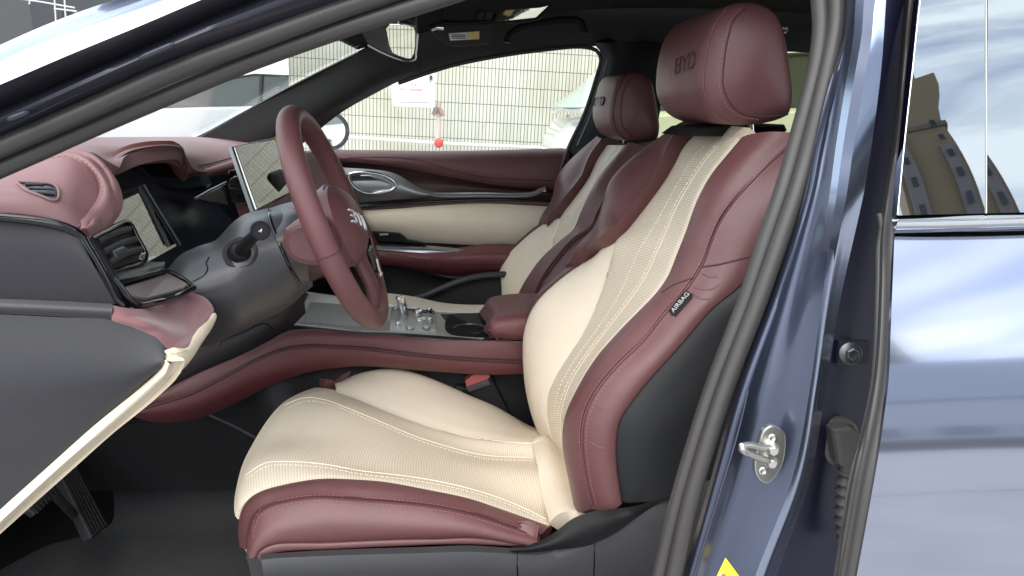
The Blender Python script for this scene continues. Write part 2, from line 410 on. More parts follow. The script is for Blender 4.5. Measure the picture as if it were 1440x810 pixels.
patch('pillar_flange', [[p + Vector((0, -.001, .001)) for p in PA3], PA4, [a.lerp(b, .5) + Vector((0, -.004, 0)) for a, b in zip(PA4, PA5)], PA5], M_flange, body, 40, 14, back=(0, .012, -.004))
for i, (a, b) in enumerate((('10,168 40,156', .0035), ('195,82 245,61', .0035))):
    q = [p + Vector((0, .001, 0)) for p in dense_on(a, [SURF['pillar_flange']], .0, 8)]
    if len(q) > 3: mk('pressed_bump', tube_g(q, [.002] + [b] * (len(q) - 2) + [.002], 10), M_flange, body)
# rubber seal: two lips running from the front pillar over the doorway and down the centre pillar
LIP_A = R((.73, .79), '-120,260 0,207 120,155 240,101 360,56 470,16 560,-14 680,-58')
LIP_A2 = R((.745, .80), '-120,289 0,236 60,210 120,183 240,132 360,83 500,34 620,-3 740,-44')
LIP_T = [W(900, -105, .83), W(1050, -100, .83), W(1130, -75, .82)]
LIP_T2 = [W(900, -90, .845), W(1040, -85, .845), W(1110, -62, .835)]
LIP_B = R((.79, .70), '1172,-40 1177,0 1176,40 1166,90 1152,150 1134,222 1120,270 1096,340 1066,425 1022,540 996,620 970,710 948,810 930,900')
LIP_B2 = R((.80, .715), '1148,-35 1153,0 1155,40 1149,88 1134,150 1114,222 1100,270 1076,340 1048,425 1004,540 978,620 952,710 928,810 908,900')
tube('door_seal', LIP_A + LIP_T + LIP_B, .0100, M_rubber, body, n=150, seg=14)
tube('door_seal', LIP_A2 + LIP_T2 + LIP_B2, .0098, M_rubber, body, n=150, seg=14)
# centre pillar
c0 = R((.78, .705), '1196,-60 1189,0 1186,47 1171,100 1140,217 1131,270 1081,420 1037,540 1000,670 960,810 930,905')
c1 = R((.765, .690), '1204,-60 1197,0 1192,47 1179,100 1150,217 1140,270 1094,420 1050,540 1012,670 972,810 945,905')
c2 = R((.745, .672), '1217,-60 1210,0 1206,47 1198,100 1180,217 1170,270 1135,420 1110,540 1080,670 1030,810 1000,905')
c3 = R((.735, .655), '1221,-60 1215,0 1212,47 1203,100 1184,217 1177,270 1156,420 1140,540 1115,670 1062,810 1030,905')
c3b = R((.737, .657), '1228,-60 1222,0 1219,47 1211,100 1193,217 1186,270 1163,420 1147,540 1124,670 1072,810 1042,905')
c4 = R((.722, .70), '1252,-60 1246,0 1243,47 1239,100 1224,217 1215,270 1182,420 1162,540 1140,670 1092,810 1062,905')
c5 = R((.80, .745), '1290,-60 1284,0 1278,47 1272,100 1255,217 1248,270 1244,420 1230,540 1196,670 1175,810 1150,905')
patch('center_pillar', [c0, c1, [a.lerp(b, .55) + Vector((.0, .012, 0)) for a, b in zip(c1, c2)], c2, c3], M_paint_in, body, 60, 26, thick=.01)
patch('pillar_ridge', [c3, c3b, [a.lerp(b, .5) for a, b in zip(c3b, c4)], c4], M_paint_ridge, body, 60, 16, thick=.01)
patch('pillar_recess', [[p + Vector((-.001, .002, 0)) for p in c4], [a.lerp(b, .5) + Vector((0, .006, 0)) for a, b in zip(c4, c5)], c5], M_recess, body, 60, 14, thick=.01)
pil = [SURF['center_pillar'], SURF['pillar_ridge'], SURF['pillar_recess']]
tube('weld_seam', dense_on('1052,548 1040,600 1010,700 985,780 970,830', pil, .0005, 40), .0016, M_paint_in, body)
# roof, far pillars, roof lining
patch('headliner', [R((2.13, 2.13), '500,60 600,34 700,12 850,2 1000,2 1200,12'), [Vector((-.45, 1.5, 1.32)), Vector((-.1, 1.5, 1.35)), Vector((.4, 1.5, 1.355)), Vector((1.3, 1.5, 1.33))],
                    [Vector((-.40, .86, 1.25)), Vector((-.1, .86, 1.285)), Vector((.4, .86, 1.29)), Vector((1.3, .86, 1.27))]], M_head, body, 30, 24, thick=-.02)
patch('roof_panel', [[Vector((x, y, z)) for x, z in ((-.2, 1.37), (0, 1.41), (.5, 1.41), (1.3, 1.37))] for y, z0 in ((.95, 0), (1.5, 0), (2.15, 0))], M_paint, body, 20, 12, thick=.02)
fa_up = R(2.14, '150,262 240,216 285,191 340,161 400,128 450,102 510,72 560,50 620,30 700,8 800,-8 1000,-14 1250,-4')
fa_md = R(2.17, '270,262 330,220 385,192 420,172 465,145 505,120 550,94 600,72 660,54 730,36 820,28 1000,30 1250,40')
fa_lo = R(2.23, '360,262 400,225 440,190 482,157 521,135 560,115 600,101 640,89 700,77 765,68 832,65 1000,68 1250,80')
patch('roof_side_lining', [fa_up, fa_md, fa_lo], M_fl, body, 60, 16, thick=.02, label='black fabric lined far windscreen pillar and roof edge')
patch('center_pillar_lining', [R(2.235, '828,60 840,66 846,80 842,102 824,158 800,212 778,285 762,330 740,420'), R(2.17, '870,60 872,66 876,80 872,102 858,158 846,212 826,285 815,330 795,420'), R(2.22, '930,60 930,66 932,80 930,102 928,158 915,212 900,285 890,330 870,420')], M_black, body, 40, 14, thick=.03)
tube('window_rubber', R(2.20, '560,117 600,103 640,91 700,79 765,70 820,66 840,72 845,84 840,104 822,160 797,214 775,290'), .006, M_rubber, body, n=70)
tube('window_rubber', R(2.19, '855,84 850,104 832,160 812,205'), .004, M_satin, body, n=30)
tube('air_bag_cover_line', dense_on('384,190 388,180 398,175 412,178', [SURF['roof_side_lining']], .0008, 20), .001, M_black, body)
tube('lining_seam', dense_on('588,60 590,80 592,100', [SURF['roof_side_lining']], .0008, 20), .001, M_black, body)
# grab handle and coat hook
gh = R(2.08, '713,60 716,50 726,42 742,36 770,31 800,28 815,30 820,38 822,47')
tube('grab_handle', gh, .010, M_black, body, n=40, flat=.8)
tube('coat_hook', R(2.05, '1102,40 1105,38 1107,42 1104,46'), .004, M_steel, body, n=12)
# glass
patch('windscreen', [R((.90, .94), '-160,275 0,180 200,78 420,-12 640,-80'), R((1.5, 1.5), '80,215 170,160 300,90 440,10 560,-40'), R((2.17, 2.13), '230,214 300,180 400,122 470,88 540,54')], M_wind, body, 30, 20, thick=.005, label='windscreen glass')
tube('windscreen_edge', R((2.16, 2.12), '235,212 285,190 340,160 400,127 450,101 510,71 540,56'), .004, M_gloss, body, n=40)
# bulkhead, floor pan, sill
mk('bulkhead', box_g((-1.02, 1.5, .55), (.04, 1.5, .85)), M_carpet, body)
mk('floor_pan', box_g((.2, 1.5, .17), (2.6, 1.5, .06)), M_carpet, body)
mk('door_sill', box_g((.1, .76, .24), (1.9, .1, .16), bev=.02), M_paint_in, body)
mk('cowl', box_g((-1.15, 1.5, .88), (.5, 1.5, .10), Euler((0, rad(-4), 0)), .02), M_black, body)
mk('bonnet', box_g((-1.95, 1.5, .80), (1.3, 1.5, .08), Euler((0, rad(-5), 0)), .03), M_paint, body)
mk('rear_bulkhead', box_g((1.45, 1.5, .75), (.05, 1.4, 1.2)), M_black, body)
# striker on the centre pillar
def part_frame(px, py, trees, upv=(0, 0, 1)):
    p = onto(px, py, trees); a = onto(px + 6, py, trees); b = onto(px, py - 6, trees)
    ex = (a - p).normalized(); ey = (b - p); ey = (ey - ex * ey.dot(ex)).normalized(); return p, ex, ey, ex.cross(ey)
p, ex, ey, ez = part_frame(1080, 641, pil)
stv = [onto(q[0], q[1], pil, .001) for q in px_list('1085,599 1096,603 1104,610 1105,632 1100,655 1090,672 1080,680 1070,677 1062,664 1063,640 1068,622 1074,606')]
nrm = (CP - p).normalized()
pts = [W(q[0], q[1], .664) for q in px_list('1085,599 1096,603 1104,610 1105,632 1100,655 1090,672 1080,680 1070,677 1062,664 1063,640 1068,622 1074,606')]
st = slab('door_striker', pts, .006, M_steel, body, n=48, bevel=.0015)
stl = st
mk('striker_loop', [tube_g(crom(R(.0, '1088,629,.662 1072,630,.652 1052,626,.640 1042,629,.634 1046,634,.634 1060,641,.642 1076,647,.652 1086,648,.662'), 36), .0038, 12), lathe_g(W(1086, 630, .662), (-.3, -1, .1), [(.008, 0), (.0075, .003), (.005, .010), (.004, .011)], 18), lathe_g(W(1084, 648, .662), (-.3, -1, .1), [(.008, 0), (.0075, .003), (.005, .010), (.004, .011)], 18)], M_steel, st)
LOC[st] = LOC[body]
for q in ((1086, 616), (1073, 662)):
    c = W(q[0], q[1], .664); mk('screw', [lathe_g(c, (-.15, -1, .1), [(.0048, -.001), (.0048, .001), (.003, .0016), (.0014, .0008)], 18)], M_steel, st)
# hinge bolt on a plate in the gap behind the pillar
bp = R(.0, '1180,480,.712 1226,482,.722 1222,514,.722 1177,513,.712')
plate = slab('hinge_plate', bp, .012, mat('dark painted hinge plate', (.03, .033, .045), .35, .5), body, bevel=.0015)
bc = W(1196, 497, .708); bn = Vector((-.22, -1, .18))
hb = mk('hinge_bolt', [lathe_g(bc, bn, [(.0125, 0), (.0125, .001), (.0085, .0035)], 28)], M_satin, plate)
mk('hinge_bolt', [lathe_g(bc, bn, [(.0072, .002), (.0072, .009), (.006, .010), (.0042, .010), (.004, .007)], 6)], M_satin, plate)
# cable boot from the pillar into the rear door
bt = R(.0, '1160,600,.722 1172,592,.720 1192,591,.720 1206,598,.722 1210,630,.724 1200,652,.724 1172,656,.724 1160,640,.724')
boot = slab('cable_boot', bt, .012, M_boot, body, n=40, bevel=.004, label='ribbed black rubber cable boot running into the rear door')
bx = R(.0, '1172,606,.702 1200,604,.700 1212,612,.704 1210,652,.708 1190,662,.708 1180,655,.706')
slab('boot_cap', bx, .03, M_boot, boot, n=0, bevel=.006)
bl = crom(R((.716, .722), '1192,645 1189,680 1186,720 1190,770'), 90)
br = [.0085 if i < 12 else .0085 + .0028 * math.cos((i - 12) / 78 * 2 * math.pi * 8) for i in range(90)]
mk('boot_bellows', [tube_g(bl, br, 18)], M_boot, boot)

# ================================================================== the rear door
rd = thing('rear_door', 'closed dark blue rear door reflecting clouds, with tinted glass and chrome strip', 'car door', (.5, .65, .3))
sk = [R((0.6570, 0.6450), '1258,327.0 1380,323.8 1500,320.7 1620,317.6 1740,314.5'),
      R((0.6369, 0.6249), '1256,380.0 1380,377.7 1500,375.4 1620,373.1 1740,370.8'),
      R((0.6189, 0.6069), '1254,430.1 1380,428.5 1500,427.0 1620,425.5 1740,424.0'),
      R((0.6022, 0.5902), '1252,480.0 1380,479.3 1500,478.6 1620,477.8 1740,477.1'),
      R((0.5873, 0.5753), '1250,530.0 1380,530.1 1500,530.1 1620,530.2 1740,530.3'),
      R((0.5750, 0.5630), '1244,579.9 1380,580.9 1500,581.7 1620,582.6 1740,583.4'),
      R((0.5659, 0.5539), '1237,629.7 1380,631.7 1500,633.3 1620,634.9 1740,636.6'),
      R((0.5572, 0.5452), '1225,699.2 1380,702.8 1500,705.5 1620,708.3 1740,711.0'),
      R((0.5476, 0.5356), '1205,808.0 1380,814.5 1500,819.0 1620,823.5 1740,827.9'),
      R((0.5424, 0.5304), '1188,896.6 1380,906.0 1500,911.9 1620,917.7 1740,923.6')]
patch('door_skin', sk, M_paint, rd, 50, 50, thick=.004)
gl = [R((.80, .795), '1306,-130 1392,-130'), R((.735, .73), '1292,0 1387,0'), R((.69, .685), '1276,160 1386,160'), R((.655, .65), '1262,303 1386,300')]
patch('pillar_applique', gl, M_tint, rd, 16, 30, thick=.01, label='glossy black applique beside the rear window')
g2 = [R((.7945, .778), '1390,-130 1700,-130'), R((.7295, .713), '1389,0 1700,0'), R((.6845, .668), '1388,160 1700,160'), R((.6495, .633), '1388,300 1700,292')]
patch('window_glass', g2, M_tint, rd, 24, 30, thick=.006)
tube('window_strip', R(.0, '1390,-130,.799 1387,0,.7295 1387,160,.6845 1387,300,.6495'), .0007, M_silver, rd, n=30)
patch('chrome_strip', [R((.655, .640), '1265,306 1330,304 1440,301 1700,292'), R((.640, .626), '1262,312 1330,311 1440,308 1700,299'), R((.643, .629), '1260,320 1330,319 1440,316 1700,308'), R((.652, .638), '1257,328 1330,326 1440,322 1700,313')], M_chrome, rd, 30, 12, thick=.01)
tube('chrome_edge', R((.752, .655), '1305,-60 1294,0 1283,100 1272,200 1262,302'), .0007, M_chrome, rd, n=30)
_sd = [.79, .745, .715, .69, .667, .656, .630, .5845, .560, .5476, .542]
def SD(o, s): return [W(q[0], q[1], d + o) for q, d in zip(px_list(s), _sd)]
sl0 = SD(.035, '1285,-90 1272,0 1264,100 1254,200 1240,290 1236,330 1234,400 1225,540 1194,673 1172,810 1155,910')
sl1 = SD(.012, '1292,-90 1279,0 1270,100 1261,200 1247,290 1242,330 1241,400 1232,540 1201,673 1179,810 1162,910')
sl2 = SD(.008, '1297,-90 1284,0 1275,100 1266,200 1252,290 1247,330 1247,400 1239,540 1212,673 1188,810 1171,910')
sl3 = SD(.002, '1303,-90 1292,0 1283,100 1272,200 1263,290 1257,330 1258,400 1250,540 1230,673 1205,810 1188,910')
patch('door_edge_seal', [sl0, sl1, [p + Vector((0, .004, 0)) for p in sl2], [a.lerp(b, .3) + Vector((0, -.002, 0)) for a, b in zip(sl2, sl3)], sl3], M_rubber, rd, 60, 20, thick=.012)
tube('door_edge_lip', [p + Vector((0, -.001, 0)) for p in R(.0, '1236,300,.69 1240,318,.685 1236,345,.68 1235,400,.66 1228,540,.615 1199,673,.585 1176,810,.57')], .0035, M_rubber, rd, n=50)

# ================================================================== passenger side door seen through the cabin
pd = thing('passenger_door', 'far front door with burgundy and cream lining, silver handle and open view window', 'car door', (-.2, 2.3, .4))
patch('upper_pad', [R(2.30, '380,214 480,212 640,213 800,209'), R(2.22, '380,220 480,217 640,219 800,215'), R(2.20, '380,226 480,224 600,228 700,246 800,256'), R(2.215, '380,231 486,229 561,236 643,251 711,262 800,268')], M_burg_soft if False else M_dark_burg, pd, 40, 18, puff=.004, thick=.02)
tube('pad_crease', dense_on('490,222 560,222 600,228 640,241 690,250 784,254', [SURF['upper_pad']], .0006, 40), .0012, M_seam, pd)
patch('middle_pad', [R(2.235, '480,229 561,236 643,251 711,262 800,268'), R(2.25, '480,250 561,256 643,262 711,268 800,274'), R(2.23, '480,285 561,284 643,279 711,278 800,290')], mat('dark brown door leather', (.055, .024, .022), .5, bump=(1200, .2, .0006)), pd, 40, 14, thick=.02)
tr0 = R((2.20, 2.19), '440,232 490,236 520,238 545,241 562,247 578,257 592,265 612,270 680,271 735,271 750,269 762,263 766,264')
tr1 = R((2.205, 2.19), '440,287 490,286 520,284 545,282 562,280.5 578,279.5 592,278.5 612,277 680,276 735,277 752,275 764,269 767,266')
patch('door_trim', [tr0, [a.lerp(b, .5) + Vector((0, -.016, 0)) for a, b in zip(tr0, tr1)], tr1], M_satin if False else mat('gray satin door trim', (.34, .34, .35), .36, .7), pd, 60, 12, thick=.01)
hb0 = R(2.183, '490,246 500,243 520,243 540,247 553,254 557,259 552,266 538,270 520,272 505,268 494,258')
hs = mk('handle_ring', [tube_g(crom(hb0, 49, True)[:] + [crom(hb0, 49, True)[0]], .0055, 10, cap=False)], M_chrome, pd)
slab('handle_bowl', R(2.187, '494,248 502,246 520,246 538,249 549,255 552,259 548,264 536,268 520,269 506,266 497,258'), .012, M_gray, pd, n=40, bevel=.001)
tube('door_pull', R(2.172, '507,247 520,247 540,252 550,258 545,265'), [.002, .004, .006, .005, .003], M_silver, pd)
tube('trim_dark_line', R(2.19, '500,291 560,287 600,284 680,281 780,282'), .0045, M_gloss, pd, n=40)  # glossy black line below the door trim
patch('lower_band', [R(2.20, '470,292 560,287 600,283 680,279 800,285'), R(2.195, '470,297 560,293 600,289 680,285 800,291')], M_dark_burg, pd, 30, 8, thick=.02, puff=.004, ew=.008)
patch('insert_panel', [R(2.21, '470,294 520,290 600,285 680,283 772,288 830,294'), R(2.19, '470,315 520,313 600,312 680,314 768,316 830,320'), R(2.21, '470,336 520,335 600,341 680,345 727,346 830,348')], M_cream, pd, 40, 14, thick=.02, puff=.008, ew=.04)
ar0 = R(2.16, '480,340 540,345 590,348 630,350 660,346 690,343 730,344 800,346')
ar1 = R(2.10, '480,352 540,356 590,360 630,361 660,359 690,358 730,359 800,361')
ar2 = R(2.11, '480,366 540,370 590,374 640,376 680,376 730,377 800,378')
ar3 = R(2.17, '500,378 545,375 580,381 615,388 650,393 690,390 730,388 800,386')
patch('armrest', [ar0, ar1, ar2, ar3], M_dark_burg if False else leather('burgundy armrest leather', (.13, .038, .042), .42, 1100, .1), pd, 50, 18, thick=.03)
tube('armrest_seam', dense_on('545,357 600,366 640,371 712,371', [SURF['armrest']], .0006, 40), .0012, M_seam, pd)
patch('armrest_trim', [R((2.15, 2.135), '480,334 540,340 600,345 640,349 652,351'), R((2.11, 2.12), '480,342 540,347 600,351 630,354 645,354'), R((2.10, 2.125), '480,348 540,352 600,356 622,357 640,355.5')], M_silver, pd, 40, 10, thick=.01)
slab('window_switches', R((2.13, 2.14), '500,326 540,327 562,329 568,333 573,338 600,343 540,340 500,336'), .02, M_black, pd, bevel=.002)
mk('switch_tab', [tube_g(R(2.125, '534,330 546,329.5'), .0035, 8)], M_silver, pd)
patch('map_pocket', [R(2.16, '480,380 545,372 600,384 650,393 700,390 820,386'), R(2.10, '480,420 560,420 600,415 640,398 690,388 820,384'), R(2.06, '480,470 560,470 620,460 690,440 740,420 820,400')], M_black, pd, 40, 12, thick=.03)
tube('pocket_edge', R(2.08, '560,428 600,415 640,398 672,389 720,385'), .010, M_gray, pd, n=30)
mk('speaker_panel', [slab_g(crom(R(2.14, '448,240 456,233 468,240 478,256 480,266 470,262 460,256 452,250'), 30, True), (0, .02, 0), .002)], M_silver, pd)
grille = [lathe_g(W(455 + 3.2 * i + j * .9, 239 + 3 * i + 2.6 * j * .3 - 2.2 * j, 2.137), (0, -1, 0), [(.0022, 0), (.0022, .002)], 6) for i in range(6) for j in (-1, 0, 1)]
mk('speaker_grille', grille, M_gray, pd)
patch('window_glass', [R(2.27, '380,260 480,150 560,108 640,84 700,72 765,63 838,60'), R(2.30, '380,280 480,240 560,225 640,225 700,225 765,225 800,225')], M_glass, pd, 30, 10, thick=.004)
mk('door_shell', box_g((-.25, 2.40, .58), (1.5, .05, .62)), M_paint, pd)
mD = W(462, 184, 2.58); mN = mplane(mD, (3.3, 4.4, 1.0))
sm = mk('side_mirror', [lathe_g(mD, mN, [(.01, -.07), (.05, -.06), (.066, -.02), (.072, 0), (.064, .010), (.053, .003)], 36, 1.75)], M_gloss, pd, label='door mirror with black rim outside the far window')
LOC[sm] = LOC[pd]
mk('mirror_glass', [lathe_g(mD, mN, [(.0535, .0035), (.0535, .0045)], 36, 1.75)], M_mirror, sm)
mk('mirror_arm', box_g(W(452, 205, 2.48), (.06, .12, .04), None, .01), M_gloss, sm)
# rear far door: only its green glass and top show between the headrests
rfd = thing('rear_door', 'far rear door with green tinted window behind the headrests', 'car door', (.9, 2.3, .4))
patch('window_glass', [R(2.27, '905,60 1000,64 1200,74'), R(2.29, '900,225 1000,226 1200,230')], M_priv, rfd, 10, 8, thick=.004)
mk('door_lining', box_g((1.05, 2.27, .55), (1.0, .06, .66), None, .02), M_dark_burg, rfd)

# ================================================================== DRIVER'S SEAT
ds = thing('driver_seat', 'large burgundy and cream leather driver seat with perforated centre and black side shell', 'car seat', (.1, 1.15, .25), 'leather front seats')
A = R(1.00, '1041,196 1024,217 998,250 980,285 965,330 953,360 940,392 924,415 898,442 868,472 838,507 815,546 797,588 794,623 803,673 812,717')
Sm = R((.945, .925), '1132,188 1109,207 1087,226 1057,256 1033,283 1013,312 1001,339 989,371 965,409 933,445 904,481 868,516 839,552 824,584 820,623 825,667 835,713')
Bk = R(.905, '1165,190 1152,220 1140,250 1125,285 1108,318 1090,345 1075,365 1040,404 1001,436 957,487 912,537 886,570 872,593 867,623 868,657 875,707')
AS = [a.lerp(b, .5) for a, b in zip(crom(A, 16), crom(Sm, 16))]
patch('front_bolster', [A, [p + Vector((-.006, -.012, .004)) for p in AS], Sm], M_burg, ds, 90, 22, puff=.006, ew=.02, thick=.03, edges='t', key='db1')
patch('side_bolster', [Sm, [a.lerp(b, .5) + Vector((0, -.008, 0)) for a, b in zip(crom(Sm, 16), crom(Bk, 16))], Bk], M_burg, ds, 90, 22, puff=.006, ew=.02, thick=.03, edges='b', key='db2')
Lr = R((1.28, 1.22), '977,191 962,206 947,235 930,262 906,294 882,324 864,342 858,371 850,400 836,436 818,472 797,504 779,534 770,558 769,587 776,620 790,660 806,712')
CR_ = [[a.lerp(b, t) + Vector((.012 * math.sin(math.pi * t), 0, 0)) for a, b in zip(crom(A, 18), crom(Lr, 18))] for t in (.25, .5, .75)]
patch('backrest_insert', [A, *CR_, Lr], M_perf, ds, 110, 30, puff=.004, ew=.02, edges='tb', thick=.03, key='dins')
top0 = [W(1041, 196, 1.0), W(1020, 192, 1.1), W(998, 190, 1.2), W(977, 191, 1.28)]
patch('backrest_insert', [top0, [p + Vector((.015, 0, -.012)) for p in top0], [p + Vector((.04, 0, -.05)) for p in top0]], M_perf, ds, 20, 10, thick=.02, key='dins_top')
FL = R((1.34, 1.38), '864,342 840,360 809,380 785,398 758,424 744,448 738,475 739,513 745,552 755,587 769,617 790,660')
Lr2 = R((1.265, 1.22), '864,342 858,371 850,400 836,436 818,472 797,504 779,534 770,558 769,587 776,620 790,660 806,712')
mid2 = [a.lerp(b, .5) + Vector((-.012, 0, .004)) for a, b in zip(crom(FL, 16), crom(Lr2, 16))]
patch('inner_bolster', [Lr2, mid2, FL, [p + Vector((.05, .04, 0)) for p in FL]], M_cream, ds, 70, 24, puff=.003, ew=.02, edges='t', thick=.03, key='dinner')
FB = R((1.36, 1.385), '985,186 962,195 924,218 888,247 873,266 868,288 864,309 850,334 828,354 812,372,1.425')
Lr3 = R((1.285, 1.25), '990,190 977,191 962,206 947,235 930,262 906,294 882,324 864,341,1.262 840,360,1.35 820,378,1.42')
midb = [a.lerp(b, .5) + Vector((-.008, 0, .004)) for a, b in zip(crom(FB, 16), crom(Lr3, 16))]
patch('shoulder_bolster', [Lr3, midb, FB, [p + Vector((.06, .04, 0)) for p in FB]], M_burg, ds, 60, 24, puff=.004, ew=.04, edges='t', thick=.03, key='dshoulder')
SB = R((1.37, 1.405), '868,308 850,333 820,360 806,375 782,394 754,420 741,445 735,474')
patch('rear_bolster', [SB, [p + Vector((.03, .0, -.03)) for p in SB]], M_burg, ds, 40, 8, thick=.02, key='drear')
tube('bolster_piping', [p + Vector((0, -.004, 0)) for p in R((1.385, 1.41), '853,337 822,362 806,377 782,396 756,421')], .002, M_black, ds, n=40)
# back of the seat (closes the shape)
patch('side_shell', [[p + Vector((0, .003, 0)) for p in R(.903, '1100,335 1075,366 1040,404 1001,436 957,487 912,537 886,570 872,593 867,623 868,657 875,707')], [p + Vector((.0, -.004, 0)) for p in R(.895, '1130,360 1110,400 1080,440 1050,490 1010,540 975,570 950,590 930,610 920,632 918,662 922,700')],
                     R(.91, '1175,380 1160,440 1140,500 1110,560 1080,600 1050,620 1030,640 1010,650 1000,660 995,670 990,690')], M_shell, ds, 50, 16, puff=.004, ew=.01, edges='t', thick=.02, key='dshell')
bkx = [(.60, 1.00), (.56, .88), (.50, .72), (.44, .56), (.42, .42)]
patch('seat_back_panel', [[Vector((x, y, z)) for x, z in bkx] for y in (.92, 1.15, 1.38)], M_shell, ds, 20, 10, thick=-.02)
# stitching and seams of the backrest
bt_ = [SURF['db1'], SURF['db2']]
def off(s, dx, dy): return ' '.join('%f,%f' % (a + dx, b + dy) for a, b in px_list(s))
SEAM = '1109,207 1087,226 1057,256 1033,283 1013,312 1001,339 989,371 965,409 933,445 904,481 868,516 839,552 824,584 820,623 825,667 835,712'
mk('seam', tube_g(dense_on(SEAM, bt_, .0, 120), .0011, 8), M_seam, ds)
mk('stitching', stitch_g(dense_on(off(SEAM, -4.5, -2.5), bt_, .0004, 120)) + stitch_g(dense_on(off(SEAM, 4.5, 2.5), bt_, .0004, 120)), M_thread, ds)
mk('seam', tube_g(dense_on('985,376 1010,372 1035,366 1062,358', bt_, .0002, 30), .0013, 8), M_seam, ds)
for cs in ('976,404 990,408 1003,406 1012,400', '972,412 985,420 998,421', '986,384 999,390 1010,389', '826,585 836,594 845,600', '828,620 840,628 852,632', '832,560 842,572 850,578'):
    mk('leather_crease', tube_g(dense_on(cs, bt_, -.0004, 16), [.0004] + [.0012] * 14 + [.0004], 8), M_burg, ds)
mk('seam', tube_g(dense_on('930,412 945,402 965,394 975,391', bt_, .0002, 30), .0011, 8), M_seam, ds)
it = [SURF['dins'], SURF['dinner']]
RID = '1010,205 990,228 968,262 952,290 938,322 925,352 906,392 884,424 855,462 832,492 808,528 794,560 788,590 790,630'
mk('insert_seam', tube_g(dense_on(RID, it, -.0003, 100), .0010, 8), M_cream, ds)
mk('insert_stitching', stitch_g(dense_on(off(RID, -4, 0), it, .0003, 100), .005, .003, .0005), M_cthread, ds)
mk('insert_stitching', stitch_g(dense_on('995,200 975,222 955,255 938,285 920,318 900,350 884,385 868,420 845,455 818,492 795,528 783,556 779,590', it, .0003, 100), .005, .003, .00045), M_cthread, ds)
mk('insert_seam', tube_g(dense_on('864,343 858,371 850,400 836,436 818,472 797,504 779,534 770,558 769,587 775,616', it, -.0003, 100), .0015, 8), M_cream, ds)
# airbag tag
tg = [onto(q[0], q[1], bt_, .002) for q in px_list('942,437 966,409 975,415 974,420 951,446 945,444')]
tpl = [W(q[0], q[1], .912) for q in px_list('941,437 966,409 975,415 974,420 951,446 945,444')]
tgp = slab('airbag_tag', tg, .004, M_black, ds, bevel=.0008)
_o = (tg[0] + tg[1] + tg[2] + tg[4]) / 4; _ex = (tg[1] - tg[0]).normalized(); _ey = (tg[1] - tg[2]); _ey = (_ey - _ex * _ey.dot(_ex)).normalized(); _n = _ex.cross(_ey); LOC[tgp] = LOC[ds]
if _n.dot(CP - _o) < 0: _ey = -_ey; _n = -_n
mk('tag_lettering', text_g('AIRBAG', _o + _n * .003, _ex, _ey, .0098, .0004), M_tagpr, tgp, smooth=False)
# headrest: side outline swept across its width
HP = R(1.03, '1019,14 1004,37 995,67 990,104 991,131 1004,158 1028,174 1060,176 1096,169 1112,160 1117,138 1112,85 1105,46 1092,17 1066,3 1040,3')
HP = crom(HP, 64, True); hc = sum(HP, Vector()) / len(HP)
def headrest(ring, cen, w, parent, m, key, bulge=.012):
    V, F = [], []; ns = 26; n = len(ring)
    for k in range(ns):
        s = k / (ns - 1) * 2 - 1; y = w / 2 * s; e = abs(s)
        sc = 1 - .30 * max(0, (e - .78) / .22) ** 2.6
        for p in ring:
            q = cen + (p - cen) * sc; q = Vector((q.x, cen.y + w / 2 + y, q.z)); fr = max(0, (cen.x - p.x) / .06)
            q.x -= bulge * (1 - s * s) * min(1, fr); V.append(q)
    for k in range(ns - 1):
        for i in range(n): F.append((k * n + i, k * n + (i + 1) % n, (k + 1) * n + (i + 1) % n, (k + 1) * n + i))
    c0 = len(V); V.append(Vector((cen.x, cen.y - .012, cen.z))); V.append(Vector((cen.x, cen.y + w + .012, cen.z)))
    # inner ring for rounded side faces
    def cap(base, ci, y0, sgn):
        prev = list(range(base, base + n)); cen2 = V[ci]
        for f, o in ((.8, .003), (.55, .008), (.25, .011)):
            ids = []
            for i in range(n):
                p = V[base + i]; q = Vector((cen2.x + (p.x - cen2.x) * f, y0 + sgn * o, cen2.z + (p.z - cen2.z) * f)); ids.append(len(V)); V.append(q)
            for i in range(n): F.append((prev[i], prev[(i + 1) % n], ids[(i + 1) % n], ids[i]))
            prev = ids
        for i in range(n): F.append((prev[i], prev[(i + 1) % n], ci))
    cap(0, c0, cen.y, -1); cap((ns - 1) * n, c0 + 1, cen.y + w, 1)
    SURF[key] = bvh(V, F); return mk('headrest', (V, F), m, parent, sharp=80)
hr = headrest(HP, Vector((hc.x, 1.015, hc.z)), .255, ds, M_burg, 'dhead'); LOC[hr] = LOC[ds]
ht = [SURF['dhead']]
mk('piping', tube_g(dense_on('1022,10 1004,37 995,67 990,104 991,131 1004,158 1026,173', ht, .0, 80), .0016, 8), M_burg, hr)
HS = '1048,12 1033,27 1023,57 1017,99 1017,121 1026,143 1041,158 1073,164 1108,161'
mk('seam', tube_g(dense_on(HS, ht, .0, 90), .0012, 8), M_seam, hr)
mk('stitching', stitch_g(dense_on('1042,12 1028,27 1018,57 1012,99 1012,123 1021,147 1038,162 1070,169', ht, .0004, 90), .004, .002, .0007), M_thread, hr)
p, ex, ey, ez = part_frame(963, 88, ht)
q1 = onto(951, 94, ht); q2 = onto(979, 84, ht); q3 = onto(964, 76, ht); q4 = onto(962, 100, ht)
ex = (q2 - q1); wdt = ex.length; ex.normalize(); ey = (q3 - q4); hgt = ey.length; ey = (ey - ex * ey.dot(ex)).normalized()
mk('emblem', strokes_g((q1 + q2 + q3 + q4) / 4, ex, ey, emblem_lines(wdt / 2.9, hgt * .85), .0026, .0018), M_darkpr, hr, smooth=False)
